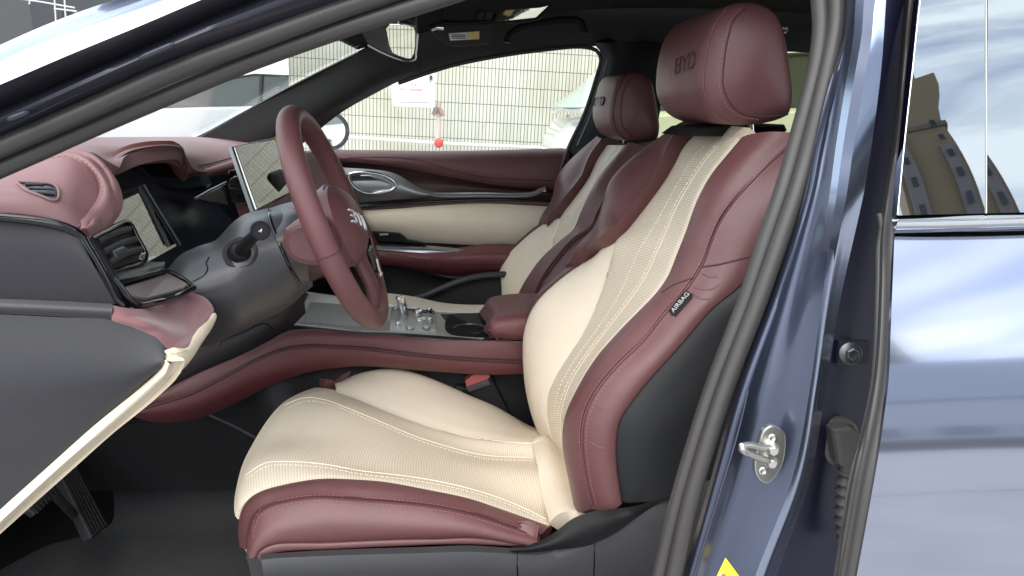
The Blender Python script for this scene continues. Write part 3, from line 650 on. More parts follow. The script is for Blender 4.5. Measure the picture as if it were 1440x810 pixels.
for dy in (-.05, .05): tube('headrest_post', [Vector((hc.x + .03, 1.15 + dy, hc.z - .02)), Vector((hc.x + .05, 1.15 + dy, hc.z - .16))], .006, M_chrome, ds)
slab('headrest_gap_filler', R((1.10, 1.14), '968,192 985,180 1020,176 1072,176 1104,175 1108,183 1100,190 1060,192'), .14, M_black, ds, bevel=.003)  # black filler added across the gap between headrest and backrest
# cushion
T = R((1.31, 1.20), '449,545 473,549 507,563 540,577 583,593 620,605 660,615 700,620 747,623')
r1 = R((1.25, 1.17), '398,572 420,566 460,568 487,575 533,592 583,613 620,625 660,637 690,642 752,648')
r2 = R((1.15, 1.10), '352,640 375,624 420,618 470,622 520,632 600,650 680,663 760,672')
r3 = R((1.06, 1.03), '337,690 352,664 380,650 410,648 457,652 507,662 567,669 617,677 660,687 707,702 768,722')
N_ = R((.985, .975), '334,730 340,712 350,703 367,693 407,683 447,676 487,676 540,680 600,692 660,705 690,715 733,730 772,745')
patch('cushion_insert', [T, r1, r2, r3, N_], M_perf, ds, 90, 50, puff=.006, ew=.03, edges='tb', thick=.04, key='cins')
FRT = [crom(r, 3)[0] for r in (T, r1, r2, r3, N_)]
patch('cushion_front', [[p + Vector((.003, 0, -.002)) for p in FRT], [p + Vector((.002, 0, -.030)) for p in FRT], [p + Vector((.014, 0, -.075)) for p in FRT], [p + Vector((.045, 0, -.13)) for p in FRT]], M_perf, ds, 30, 16, thick=-.02, key='cfront')
FF = R((1.36, 1.42), '470,548 484,539 500,530 526,523 552,521 578,525 604,534 630,545 661,559 694,573 720,588 743,602 763,611 780,626')
T2 = R((1.30, 1.20), '473,549 507,563 540,577 583,593 620,605 660,615 700,620 747,623 770,628')
mid3 = [a.lerp(b, .5) + Vector((0, 0, .010)) for a, b in zip(crom(FF, 14), crom(T2, 14))]
patch('cushion_bolster', [T2, mid3, FF, [p + Vector((0, .05, -.06)) for p in FF]], M_cream, ds, 60, 24, puff=.004, ew=.02, edges='t', thick=.03, key='cbol')
BT = R((1.34, 1.41), '449,545 470,537 487,530 508,524')
patch('cushion_bolster', [R((1.315, 1.38), '455,547 473,549 492,537 512,526'), [p + Vector((-.01, .01, -.008)) for p in R((1.345, 1.43), '450,544 468,538 486,531 510,523')], [p + Vector((-.01, .03, -.06)) for p in R((1.345, 1.43), '450,544 468,538 486,531 510,523')]], M_burg, ds, 20, 12, thick=.02, key='cbolb', label='burgundy front corner of the cushion bolster')
RS0 = R((1.20, .975), '747,623 755,650 763,697 773,738')
RS1 = R((1.23, .96), '777,619 790,650 800,690 809,722')
patch('cushion_rear', [RS0, [a.lerp(b, .5) + Vector((0, 0, .008)) for a, b in zip(RS0, RS1)], RS1, [p + Vector((.06, 0, -.03)) for p in RS1]], M_cream, ds, 30, 16, puff=.004, ew=.015, edges='t', thick=.03, key='crear')
# near cushion bolster: top roll, side face, lower lip
SC = R((.935, .925), '350,772 352,748 357,730 366,719 383,710 417,702 450,699 500,702 567,707 617,713 660,722 690,731 740,748 758,755')
N2 = R((.985, .965), '342,770 339,748 341,724 350,705 367,694 407,683 447,676 487,676 540,680 600,692 660,705 690,715 733,730 776,745')
patch('cushion_side', [N2, [a.lerp(b, .5) + Vector((0, -.004, .006)) for a, b in zip(crom(N2, 18), crom(SC, 18))], SC], M_burg, ds, 80, 16, puff=.006, ew=.02, edges='t', thick=.03, key='cs1')
LC = R((.905, .915), '362,782 366,775 376,768 392,764 420,763 450,763 500,761 567,758 617,757 660,755 690,757 725,762 750,762')
patch('cushion_side', [SC, [a.lerp(b, .5) + Vector((0, -.012, 0)) for a, b in zip(crom(SC, 18), crom(LC, 18))], LC], M_burg, ds, 80, 18, puff=.004, ew=.015, edges='tb', thick=.03, key='cs2')
LL = R((.905, .912), '372,800 376,786 385,779 400,776 430,774 460,773 500,771 567,768 617,766 660,766 690,767 725,768 748,766')
patch('cushion_side', [LC, LL], M_burg, ds, 60, 8, puff=.003, ew=.006, thick=.02, key='cs3')
ctr = [SURF['cs1'], SURF['cs2'], SURF['cs3']]
CS = '355,752 358,735 366,721 383,711 417,703 450,700 500,703 567,708 617,714 660,723 690,732 740,749'
mk('seam', tube_g(dense_on(CS, ctr, .0, 100), .0012, 8), M_seam, ds)
mk('stitching', stitch_g(dense_on(off(CS, 0, -4), ctr, .0004, 100)) + stitch_g(dense_on(off(CS, 1, 4), ctr, .0004, 100)), M_thread, ds)
ct = [SURF['cins'], SURF['cbol'], SURF['crear']]
for s in ('400,570 415,563 433,559 460,563 487,573 533,592 583,613 620,625 660,636 690,641 749,643', '345,668 373,651 410,649 457,653 507,662 567,669 617,677 660,687 707,702 740,716 768,730'):
    mk('insert_seam', tube_g(dense_on(s, ct, -.0003, 100), .0014, 8), M_cream, ds)
    mk('insert_stitching', stitch_g(dense_on(off(s, 2, 5), ct, .0003, 100), .005, .003, .00045), M_cthread, ds)
mk('insert_seam', tube_g(dense_on('473,550 507,563 540,577 583,593 620,605 660,615 700,620 747,623', ct, -.0003, 80), .0015, 8), M_cream, ds)
mk('insert_seam', tube_g(dense_on('690,619 747,623 770,613', ct, .0, 40), .0014, 8), M_cream, ds)
# plastic side base
BA0 = R((.90, .905), '366,779 385,778 433,775 500,772 600,769 660,767 727,771 760,771 800,757 840,740 880,722 920,706 960,690 1010,670')
BA1 = R((.885, .89), '368,792 385,789 433,786 500,783 600,780 660,778 727,782 760,783 800,774 840,762 880,748 920,734 960,720 1010,704')
BA2 = R((.885, .89), '378,860 385,850 433,850 500,850 600,850 660,850 727,850 760,850 800,850 840,850 880,850 920,850 960,850 1010,850')
BA3 = R((.89, .895), '388,930 400,930 433,930 500,930 600,930 660,930 727,930 760,930 800,930 840,930 880,930 920,930 960,930 1010,930')
patch('side_base', [BA0, BA1, BA2, BA3], M_gray, ds, 60, 16, thick=.02, key='base')
patch('side_base', [[p + Vector((0, 0, 0)) for p in R(.905, '366,779 372,800 380,860 390,930')], [Vector((p.x + .01, 1.38, p.z)) for p in R(.905, '366,779 372,800 380,860 390,930')]], M_gray, ds, 12, 10, thick=.02, key='base_front')
for s in ('727,772 727,790 728,812 729,840', '836,752 836,770 835,812 834,840'): mk('base_joint', tube_g(dense_on(s, [SURF['base']], .0, 20), .0011, 6), M_gloss, ds)
mk('seat_frame', box_g((.08, 1.15, .33), (.42, .40, .12), None, .02), M_black, ds)

# ================================================================== PASSENGER SEAT
ps = thing('passenger_seat', 'shaded burgundy and cream leather passenger seat beyond the centre console', 'car seat', (.15, 1.88, .25), 'leather front seats')
pf = R((2.08, 2.14), '850,203 831,215 808,235 794,254 791,273 787,292 778,304,2.12 768,315,2.18')
pl = R((1.99, 1.98), '856,204 840,225 828,251 816,268 808,279 797,296 787,307,1.99 776,318,2.15')
patch('shoulder_bolster', [pl, [a.lerp(b, .5) + Vector((-.012, 0, .006)) for a, b in zip(pl, pf)], pf, [p + Vector((.06, .04, 0)) for p in pf]], M_burg, ps, 40, 18, puff=.006, ew=.03, edges='t', thick=.03)
pr = R((1.79, 1.80), '884,206 863,228 847,247 834,273 821,302 808,331 786,353 763,372 744,398 733,417 728,436')
pl2 = R((1.99, 1.98), '853,205 840,225 828,251 808,279 787,308 779,334 770,363 757,390 740,412 730,428 726,440')
patch('backrest_insert', [pr, [a.lerp(b, .5) + Vector((.010, 0, 0)) for a, b in zip(pr, pl2)], pl2], M_cream, ps, 60, 20, puff=.004, ew=.02, edges='tb', thick=.03, key='pins')
pc = R((2.10, 2.13), '787,307 776,311 754,325 738,338 715,361 704,383 702,401 703,422 706,440')
pc2 = R((1.985, 1.98), '787,308 783,322 779,334 770,363 757,390 740,412 730,428 726,440')
patch('inner_bolster', [pc2, [a.lerp(b, .5) + Vector((-.012, 0, .004)) for a, b in zip(crom(pc, 12), crom(pc2, 12))], pc, [p + Vector((.06, .04, 0)) for p in pc]], M_cream, ps, 40, 18, puff=.005, ew=.03, edges='t', thick=.03, key='pinn')
pb = R((2.125, 2.15), '782,302 770,310 752,322 736,335 713,358')
patch('rear_bolster', [pb, [p + Vector((.04, 0, -.03)) for p in pb]], M_burg, ps, 20, 8, thick=.02)
psm = R((1.72, 1.71), '910,208 892,235 876,255 856,276 843,300 834,320 808,339 787,362 768,388 757,410 750,438')
pbk = R((1.68, 1.66), '950,205 930,245 912,275 895,302 880,325 862,345 835,372 812,395 790,420 780,440 775,450')
patch('front_bolster', [pr, [a.lerp(b, .45) + Vector((-.012, -.004, .006)) for a, b in zip(pr, psm)], psm], M_burg, ps, 60, 18, puff=.010, ew=.03, thick=.03, edges='t', key='pb1')
patch('side_bolster', [psm, [a.lerp(b, .5) + Vector((0, -.006, 0)) for a, b in zip(psm, pbk)], pbk], M_burg, ps, 60, 14, puff=.004, ew=.02, thick=.03, edges='t', key='pb2')
mk('seam', tube_g(dense_on('905,212 892,233 876,254 856,276 843,300 834,320 808,339 787,362 768,388 757,410', [SURF['pb1'], SURF['pb2']], .0, 60), .002, 8), M_seam, ps)
mk('seam', tube_g(dense_on('834,320 846,313 862,309', [SURF['pb1'], SURF['pb2']], .0, 20), .0018, 8), M_seam, ps)
mk('seam', tube_g(dense_on('808,337 815,330 826,325', [SURF['pb1'], SURF['pb2']], .0, 20), .0016, 8), M_seam, ps)
mk('insert_seam', tube_g(dense_on('868,205 850,232 836,260 820,292 806,322 793,345', [SURF['pins']], .0, 50), .0018, 8), M_cthread, ps)
mk('insert_seam', tube_g(dense_on('787,309 779,334 770,363 755,392', [SURF['pins'], SURF['pinn']], .0, 50), .002, 8), M_cthread, ps)
patch('seat_back_panel', [[Vector((x, y, z)) for x, z in ((.62, .96), (.57, .84), (.50, .66), (.46, .45))] for y in (1.66, 1.88, 2.1)], M_shell, ps, 16, 8, thick=-.02)
HP2 = R(1.76, '876,108 868,130 863,155 864,172 872,190 890,200 908,201 926,196 930,182 928,160 924,135 918,114 905,102 888,101')
HP2 = crom(HP2, 56, True); hc2 = sum(HP2, Vector()) / len(HP2)
hr2 = headrest(HP2, Vector((hc2.x, 1.755, hc2.z)), .25, ps, M_burg, 'phead'); LOC[hr2] = LOC[ps]
h2 = [SURF['phead']]
mk('piping', tube_g(dense_on('880,103 868,130 863,155 864,172 872,190 886,199', h2, .0, 50), .0018, 8), M_seam, hr2)
mk('seam', tube_g(dense_on('886,110 876,132 873,158 876,178 888,192', h2, .0, 50), .0014, 8), M_seam, hr2)
q1 = onto(836, 143.5, h2); q2 = onto(849, 142, h2); q3 = onto(843, 137, h2); q4 = onto(842, 148, h2)
ex = (q2 - q1); wdt = ex.length; ex.normalize(); ey = (q3 - q4); hgt = ey.length; ey = (ey - ex * ey.dot(ex)).normalized()
mk('emblem', strokes_g((q1 + q2 + q3 + q4) / 4, ex, ey, emblem_lines(wdt / 2.9, hgt * .8), .0028, .0018), M_darkpr, hr2, smooth=False)
for dy in (-.05, .05): tube('headrest_post', [Vector((hc2.x + .005, 1.88 + dy, hc2.z - .02)), Vector((hc2.x + .02, 1.88 + dy, hc2.z - .16))], .006, M_chrome, ps)
pq = [R(1.66, '500,452 545,438 600,446 660,452 720,458 790,462'), R(1.80, '515,428 545,425 590,432 640,438 700,436 760,438'), R(2.02, '520,414 548,415 580,419 620,428 660,432 720,430')]
patch('cushion', pq, M_cream, ps, 30, 18, puff=.008, ew=.05, thick=.10)

# ================================================================== DASHBOARD
db = thing('dashboard', 'pinkish burgundy dashboard with round vents and dark instrument hood, cut off at its near end', 'dashboard', (-.5, 1.4, .5))
M_dash = leather('sunlit burgundy dash leather', (.192, .100, .099), .5, 1300, .05)  # sky sheen on the dash top put into a lighter base
# end cap with the round demister vent
e0 = R((.90, .94), '-60,246 0,238 60,225 96,218 120,227 142,246 156,266')
e1 = R((.86, .90), '-60,258 0,250 60,243 96,240 118,248 136,262 150,280')
e2 = R((.82, .87), '-60,272 0,268 60,270 96,276 113,282 128,288 144,300')
e3 = R((.80, .84), '-60,283 0,281 60,285 92,294 108,304 120,312 134,320')
e4 = R((.795, .82), '-60,302 0,304 60,311 92,321 108,328 118,332 128,334')
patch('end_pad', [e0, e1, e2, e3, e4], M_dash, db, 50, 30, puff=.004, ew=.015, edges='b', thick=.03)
cap0 = R((.96, 1.0), '96,206 128,214 150,228 166,246 172,262'); cap1 = R((.935, .95), '96,216 122,226 143,245 157,266 161,282')
cap2 = R((.91, .92), '104,238 122,250 138,270 142,280 144,292'); cap3 = R((.86, .865), '100,318 112,318 122,318 130,318 136,318')
rib0 = R((.955, .84), '62,221 96,216 122,224 140,240 156,262 163,284 160,305 146,323 126,332,.814')
rib1 = dense_on('64,226 96,222 118,232 132,246 140,262 138,276 127,294 117,306', [SURF['end_pad']], -.001, 19) + [W(113, 323, .798)]
patch('end_pad_roll', [rib0, [a.lerp(b, .5) + Vector((.003, -.007, .005)) for a, b in zip(crom(rib0, 20), rib1)], rib1], M_dash, db, 50, 16, puff=.0015, ew=.01, edges='tb', back=(0, .02, .002))
et = [SURF['end_pad'], SURF['end_pad_roll']]
mk('stitching', stitch_g(dense_on('64,223 96,219 121,229 137,245 144,262 141,278 128,296 116,309 109,320', et, .0005, 70), .004, .0025, .0006), mat('pink thread', (.42, .22, .22), .6), db)
vt = [onto(q[0], q[1], et, .0012) for q in px_list('25,257 34,257 55,258 74,260 80,264 80,282 74,283 58,277 42,271 31,264')]
vr = crom(vt, 40, True)
rim = mk('demister_vent', [tube_g(vr + [vr[0]], .0017, 8, cap=False)], M_dash, db)
LOC[rim] = LOC[db]
vv = [onto(q[0], q[1], et, .0006) for q in px_list('27,258 34,258 55,259 73,261 78,264 78,281 74,282 58,276 42,270 32,264')]
slab('vent_opening', vv, .006, M_gloss, rim, bevel=0)
for a, b in (('36,261', '62,261'), ('40,267', '76,268'), ('52,273', '77,275')):
    P0 = [onto(*px_list(a)[0], et, .0016), onto(*px_list(b)[0], et, .0016)]; mk('vent_slat', tube_g(P0, .0014, 6), M_gray, rim)
# dash top and hood over the instruments
dt = [R((.97, 1.06), '40,226 70,219 96,212 128,214 150,226 168,236'),
      R((1.10, 1.14), '70,204 100,203 130,205 150,212 166,220 182,216'),
      R((1.22, 1.24), '90,199 120,199 150,201 190,204 226,206 246,207'),
      R((1.40, 1.42), '105,195 140,195 180,197 225,203 258,216 276,240'),
      R((1.60, 1.64), '118,193.5 160,193.5 210,194 255,200 290,215 318,236'),
      R((1.85, 1.88), '150,193 200,192.5 250,193 300,199 340,207 372,216'),
      R((2.14, 2.18), '205,193 250,192.5 290,193 345,200 395,208 440,216')]
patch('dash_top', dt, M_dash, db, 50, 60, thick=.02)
h0 = R((1.05, 1.34), '146,249 153,236 165,224 182,214 210,208 234,206.5 249,208 256,214 261,230 268,241')
h1 = R((1.06, 1.345), '147,251 155,239 167,228 184,218 211,212 234,210.5 246,212 252,218 257,234 266,246')
h2_ = R((1.10, 1.33), '152,252 164,243 176,237 192,233 214,230 234,229 246,231 250,235 256,243 266,249')
hh = [p + Vector((-.10, .0, -.02)) for p in h2_]
patch('instrument_hood', [h0, h1, h2_], mat('brown shaded hood leather', (.12, .045, .04), .5, bump=(1200, .2, .0006)), db, 50, 16, thick=.012)  # darker copy of the dash leather, shade under the hood in its colour
patch('hood_rim', [[p + Vector((-.012, 0, .002)) for p in h0], [p + Vector((.003, 0, .003)) for p in h0], h1], M_dash, db, 50, 8, thick=.008)
l0 = R((1.37, 1.62), '258,218 266,232 285,238 310,231 336,223'); l1 = R((1.36, 1.61), '257,224 265,240 283,245 310,239 338,231'); l2 = R((1.37, 1.62), '262,236 272,247 288,248 312,244 340,238')
patch('dash_lip', [l0, l1, l2], M_dash, db, 40, 12, puff=.004, ew=.02, edges='t', thick=.02)
l3 = R((1.37, 1.62), '262,238 272,249 288,251 312,247 340,242')
mk('lip_stitching', stitch_g(dense_on('278,233 300,229 326,222', [SURF['dash_lip'], SURF['dash_top']], .0008, 30), .006, .002, .0012), M_seam, db)
# dark housing of the instruments and fascia
hs0 = R((1.12, 1.45), '150,256 175,242 215,236 250,246 268,260 300,264 335,258'); hs1 = R((1.12, 1.47), '150,300 190,265 225,262 262,262 285,268 312,272 345,268')
hs2 = R((1.05, 1.45), '170,400 200,380 240,352 270,345 300,335 330,330 365,325'); hs3 = R((1.05, 1.45), '230,440 250,420 275,400 300,390 330,375 350,360 385,350')
patch('instrument_housing', [[p + Vector((-.05, 0, 0)) for p in hs0], [p + Vector((-.07, 0, 0)) for p in hs1], [p + Vector((-.03, 0, 0)) for p in hs2], hs3], M_navy, db, 40, 24, thick=.02)
fs0 = R((1.45, 2.17), '335,240 380,225 420,216 470,211'); fs1 = R((1.46, 2.16), '345,285 385,265 425,250 480,240'); fs2 = R((1.46, 2.15), '370,350 410,325 450,300 500,280'); fs3 = R((1.46, 2.12), '390,420 430,400 480,380 540,360')
patch('passenger_fascia', [fs0, fs1, fs2, fs3], leather('burgundy fascia leather', (.12, .04, .042), .45, 1200, .05), db, 30, 18, thick=.02)
cv = slab('center_vent', R((1.40, 1.50), '322,240 345,236 352,262 356,288 340,292 330,280 318,262'), .02, M_gloss, db, bevel=.003)
LOC[cv] = LOC[db]
cvr = R((1.33, 1.46), '322,252 332,248 340,250 346,262 352,284 340,287 330,284 324,274')
slab('vent_rim', cvr, .02, M_silver, cv, n=30, bevel=.003)
for k in range(2): tube('vent_slat', R((1.325, 1.45), '%d,%d %d,%d' % (324 + 5 * k, 262 + 10 * k, 348 + 3 * k, 262 + 11 * k)), .0016, M_gloss, cv)
slab('housing_trim', R((1.34, 1.40), '276,280 312,262 316,270 318,288 300,288 284,285'), .01, M_satin, db, bevel=.002)
tube('housing_edge', R((1.33, 1.42), '274,280 295,268 318,257'), .0025, M_silver, db)
# digital instrument display
dn, df = .93, 1.21
dD = W(205, 320, 1.08); dN = mplane(dD, (-.02, 2.25, 1.04)); tl, tr_, brr, bll = on_plane('100,288 200,260 252,345 156,399', dD, dN)
dsp = slab('instrument_display', [tl, tr_, brr, bll], .0, M_screen, db, bevel=.0015, back=(-.014, 0, -.005), label='glossy instrument display reflecting the tiled wall')
tube('display_edge', [tr_ + Vector((.002, 0, 0)), brr + Vector((.002, 0, 0))], .0022, M_satin, db)
# side vent, trims and knee pad
vb = R((.86, 1.02), '124,337 150,324 175,313 182,317 191,334 203,357 201,366 194,371 172,377 152,381 138,360')
sv = slab('side_vent', R(.0, '124,338,.845 150,324,.91 175,312,.98 182,316,.99 191,334,.985 203,357,.975 201,366,.965 194,371,.95 172,377,.90 152,382,.845 138,360,.84'), .0, M_black, db, bevel=.003, back=(-.06, .01, -.01)); LOC[sv] = LOC[db]
tube('vent_frame', [p + Vector((.003, -.002, 0)) for p in R(.0, '124,338,.845 150,324,.91 175,312,.98 182,316,.99 191,334,.985 203,357,.975 201,366,.965 194,371,.95 172,377,.90 152,382,.845')], .0032, M_gloss, sv, n=60)
for a, d0 in (('136,340,.848 160,328,.905 181,322,.975', 0), ('144,354,.843 168,342,.90 190,336,.97', 0), ('152,369,.843 175,356,.90 197,350,.965', 0)):
    P0 = [p + Vector((.003, -.002, 0)) for p in R(.9, a)]; q0 = [p + Vector((-.02, 0, .012)) for p in P0]
    tube('vent_slat', P0, .0042, M_gray, sv, n=14, flat=.45)
slab('vent_knob', [p + Vector((.012, -.006, 0)) for p in R(.9, '149,352,.86 164,345,.895 170,349,.90 166,356,.895 153,361,.86')], .0, M_satin, sv, bevel=.002, back=(-.02, 0, 0))
slab('vent_accent', [p + Vector((.004, -.002, 0)) for p in R(.95, '193,358,.955 201,354,.972 203,360,.972 200,366,.962 193,364,.955')], .0, M_chrome, sv, bevel=.001, back=(-.01, 0, 0))
patch('lower_ledge', [R((.845, 1.03), '152,380 175,376 200,369 232,368'), R((.835, 1.0), '156,390 180,386 206,378 231,374'), R((.83, .99), '165,398 188,393 212,386 230,381')], mat('dark teal plastic', (.030, .038, .040), .35), db, 20, 10, thick=.02)
slab('switch_panel', R(.0, '171,404,.832 236,384,.98 266,399,.97 258,407,.95 206,421,.862 186,417,.835'), .0, M_taupe, db, bevel=.002, back=(-.02, .0, -.02))
tube('switch_frame', R(.0, '158,392,.822 168,404,.822 180,420,.824 194,429,.832 222,425,.865 250,416,.93 272,405,.965'), .0055, M_gloss, db, n=40, flat=.7)
tube('switch_frame', R(.0, '163,397,.83 190,391,.87 214,384,.925 236,381,.975 258,392,.98 270,402,.972'), .003, M_gloss, db, n=40)
slab('frame_base', [p + Vector((-.004, .004, -.006)) for p in R(.0, '160,394,.83 236,380,.99 274,402,.98 262,412,.955 205,428,.87 184,424,.835')], .0, M_gloss, db, bevel=.001, back=(-.02, .0, -.02))
tube('end_trim', R(.0, '-20,304,.80 0,305,.80 60,312,.80 95,321,.805 112,331,.81 122,347,.81 136,370,.81 150,396,.81 162,420,.812 172,430,.815'), .0052, M_gloss, db, n=60)
tube('end_trim', R(.0, '108,322,.82 122,334,.825 138,358,.825 156,388,.825 172,414,.825 186,428,.83'), .0058, M_black, db, n=50)
spn = patch('end_panel', [R(.806, '-60,305 0,307 60,314 95,324 112,336 120,348'), R(.80, '-60,340 0,342 60,345 100,352 122,364 132,374'), R(.80, '-60,380 0,381 60,384 110,390 136,398 148,402'), R(.804, '-60,420 0,421 60,423 115,426 150,427 162,428')], mat('black end panel', (.013, .0125, .016), .6, bump=(1500, .3, .0006)), db, 36, 20, thick=.02)
patch('end_strip', [R(.803, '-60,419 0,420 80,423 158,427'), R(.795, '-60,430 0,431 80,434 158,438'), R(.80, '-60,440 0,441 80,445 157,449')], mat('gray end strip', (.032, .032, .036), .5, bump=(1300, .2, .0006)), db, 24, 8, thick=.02)
pk = [R((.80, .97), '158,429 175,433 194,435 218,429 245,420 268,410 277,411 288,417 297,427 301,436'),
      R((.795, .95), '157,438 178,442 200,446 222,448 245,452 262,452 275,448 285,444 293,440 299,437'),
      R((.795, .925), '157,448 180,455 202,461 222,466 240,470 256,473 266,472 276,462 287,450 298,438'),
      R((.80, .91), '158,451 179,458 199,465 218,475 228,482 233,488 250,490 265,488 268,476 290,446')]
k0 = R(.0, '158,429,.802 178,434,.812 195,435,.83 218,429,.88 245,420,.93 268,411,.98 286,417,.985 297,427,.97 301,436,.955')
k1 = R(.0, '157,437,.798 178,443,.803 200,447,.82 224,450,.855 246,450,.89 262,449,.915 276,447,.925 287,446,.935 293,446,.932')
k2 = R(.0, '157,444,.797 180,451,.797 203,457,.80 224,464,.812 243,470,.83 257,473,.85 266,471,.87 273,469,.88 277,467,.885')
k3 = R(.0, '157,450,.80 180,458,.80 203,467,.80 220,475,.80 231,486,.80 240,491,.804 250,490,.812 258,489,.82 265,487,.832')
patch('knee_pad', [k0, k1, k2, k3], M_suede, db, 50, 30, puff=.002, ew=.01, thick=.006)
cr0 = R(.0, '301,436,.955 290,447,.93 278,461,.895 268,475,.858 265,488,.83 252,490,.812 236,492,.80')
cr1 = R(.0, '303,442,.955 294,457,.935 284,472,.90 272,487,.86 266,500,.83 254,509,.808 239,500,.797')
cr2 = R(.0, '300,449,.965 293,462,.945 284,475,.91 275,488,.87 265,505,.84 252,521,.815 238,527,.80')
ct0 = R(.0, '297,441,.948 286,452,.92 275,466,.885 267,479,.85 264,489,.826 250,491,.805 235,492,.799 232,493,.797')
ct1 = R(.0, '303,440,.955 296,456,.935 287,469,.90 278,482,.868 268,497,.835 252,512,.808 232,509,.797 229,507,.793')
ct2 = R(.0, '301,449,.968 293,463,.948 284,476,.915 275,490,.88 265,506,.85 252,521,.825 238,527,.805 226,521,.797')
patch('cream_corner', [ct0, ct1, ct2], M_cream_trim, db, 40, 14, puff=.003, ew=.008, thick=.006)
mk('stitching', stitch_g(dense_on('240,497 250,496 263,493', [SURF['cream_corner']], .0006, 20), .004, .002, .0006), mat('tan thread', (.55, .42, .28), .6), db)
s0 = R(.80, '236,494 224,520 200,543 133,598 67,657 0,717 -60,772'); s1 = R(.790, '238,511 229,530 212,546 148,601 82,660 12,722 -50,780'); s2 = R(.805, '240,527 234,535 230,540 167,597 100,653 33,710 13,727 -40,786')
s0 = R(.80, '231,504,.794 225,519,.796 200,543 133,598 67,657 0,717 -60,772'); s1 = R(.790, '237,510,.784 232,524,.786 214,542 148,599 82,657 14,720 -48,777'); s2 = R(.805, '244,515,.798 239,527,.80 230,541 167,597 100,653 33,711 -40,786')
patch('cream_strip', [s0, s1, s2], M_cream_trim, db, 50, 14, thick=.02)
lp0 = R(.80, '-60,441 0,442 80,446 157,450 180,458 203,467 220,475 231,486 236,495'); lp1 = R(.788, '-60,530 0,530 60,528 120,526 150,524 178,522 200,518 218,512 230,506'); lp2 = R(.792, '-60,650 -20,625 20,602 60,585 100,570 140,556 175,545 200,533 226,518'); lp3 = R(.80, '-60,771 -20,734 0,716 40,680 80,645 120,609 160,574 195,546 224,520')
patch('end_panel_lower', [lp0, lp1, lp2, lp3], mat('gray lower end panel', (.022, .022, .025), .55, bump=(1300, .3, .0006), var=(8, .08)), db, 50, 24, thick=.02)
mk('dash_body', box_g((-.86, 1.45, .72), (.30, 1.25, .42), None, .03), M_carpet, db)
0 and mk('under_dash', [slab_g([Vector((-.60, .82, .62)), Vector((-.35, .90, .60)), Vector((-.30, 1.0, .62)), Vector((-.45, 1.4, .60)), Vector((-.95, 1.4, .55)), Vector((-.95, .82, .55))], (0, 0, .06))], M_black, db)

# ================================================================== STEERING COLUMN AND WHEEL
WC = Vector((-.16, 1.15, .876)); WU = Vector((-.331, 0, .9436)); WN = Vector((.9436, 0, .331)); WY = Vector((0, 1, 0))
sc_ = thing('steering_column', 'charcoal steering column shroud with indicator stalk under the wheel', 'steering column', (-.35, 1.15, .7))
g0 = R(.0, '422,290,1.20 400,291,1.19 378,293,1.18 345,301,1.17 327,313,1.16 304,337,1.14 277,347,1.10 253,359,1.07 233,382,1.04')
g1 = R(.0, '424,308,1.10 402,306,1.09 380,308,1.08 352,318,1.07 335,330,1.06 314,352,1.05 285,368,1.03 262,382,1.01 240,396,1.00')
g2a = R(.0, '430,345,1.04 410,350,1.035 390,355,1.03 365,362,1.02 345,372,1.01 325,388,1.00 305,400,.995 285,408,.99 262,410,.98')
g3 = R(.0, '434,385,1.07 420,392,1.06 405,402,1.05 385,415,1.04 362,425,1.03 340,435,1.02 320,440,1.02 303,438,1.02 290,425,1.02')
g4 = R(.0, '440,402,1.18 428,412,1.17 414,425,1.16 396,438,1.15 357,456,1.14 330,470,1.13 310,480,1.13 290,487,1.13 275,488,1.13')
patch('shroud', [g0, g1, g2a, g3, g4, [p + Vector((-.02, .10, .0)) for p in g4]], M_col, sc_, 50, 40, thick=.02)
tube('shroud_joint', dense_on('271,396 288,386 292,378 290,370 294,362', [SURF['shroud']], .0, 20), .0012, M_gloss, sc_)
tube('shroud_joint', dense_on('378,296 380,310 386,326 396,350 408,376 422,401', [SURF['shroud']], .0, 30), .0028, M_gloss, sc_)
# collar between shroud and wheel
q0 = R(.0, '376,294,1.175 381,315,1.08 390,340,1.035 405,372,1.055 424,402,1.17'); q1_ = R(.0, '424,281,1.19 428,300,1.10 436,328,1.06 448,358,1.08 462,384,1.18')
patch('column_collar', [q0, [a.lerp(b, .5) + Vector((0, -.006, .002)) for a, b in zip(q0, q1_)], q1_], M_col, sc_, 40, 14, thick=.02)
st3 = [SURF['shroud']]
pc_, ex, ey, ez = part_frame(338, 356, st3); nz_ = (ez + (CP - pc_).normalized() * 1.2).normalized()
stalk = mk('indicator_stalk', [lathe_g(pc_, nz_, [(.024, -.006), (.024, .0025), (.0225, .004), (.0175, .001), (.016, -.004)], 36)], M_gray, sc_); LOC[stalk] = LOC[sc_]
mk('stalk_boot', [lathe_g(pc_, nz_, [(.0155, -.002), (.0145, .006), (.010, .012), (.004, .014)], 28)], M_black, stalk)
tip = W(366, 324, .955); mk('stalk_arm', [tube_g(crom([pc_ + nz_ * .004, pc_.lerp(tip, .5) + nz_ * .006, tip], 16), [.0095 - .0025 * i / 15 for i in range(16)], 16)], M_black, stalk)
tn = Vector((.25, -1, .12)); mk('stalk_knob', [lathe_g(tip, tn, [(.0115, -.012), (.0128, -.009), (.0128, .008), (.0118, .0095), (.0105, .0095), (.010, .0085)], 32)], M_black, stalk)
tnn = tn.normalized(); _tx = Vector((0, 0, 1)).cross(tnn).normalized(); _ty = tnn.cross(_tx)
mk('stalk_symbol', strokes_g(tip + tnn * .0090, -_tx if False else _tx, _ty, [[(-.0022, -.001), (.002, .002), (.0006, -.002)], [(-.0005, .0003), (.0004, -.0006)]], .0006, .0003), M_paper, stalk, smooth=False)

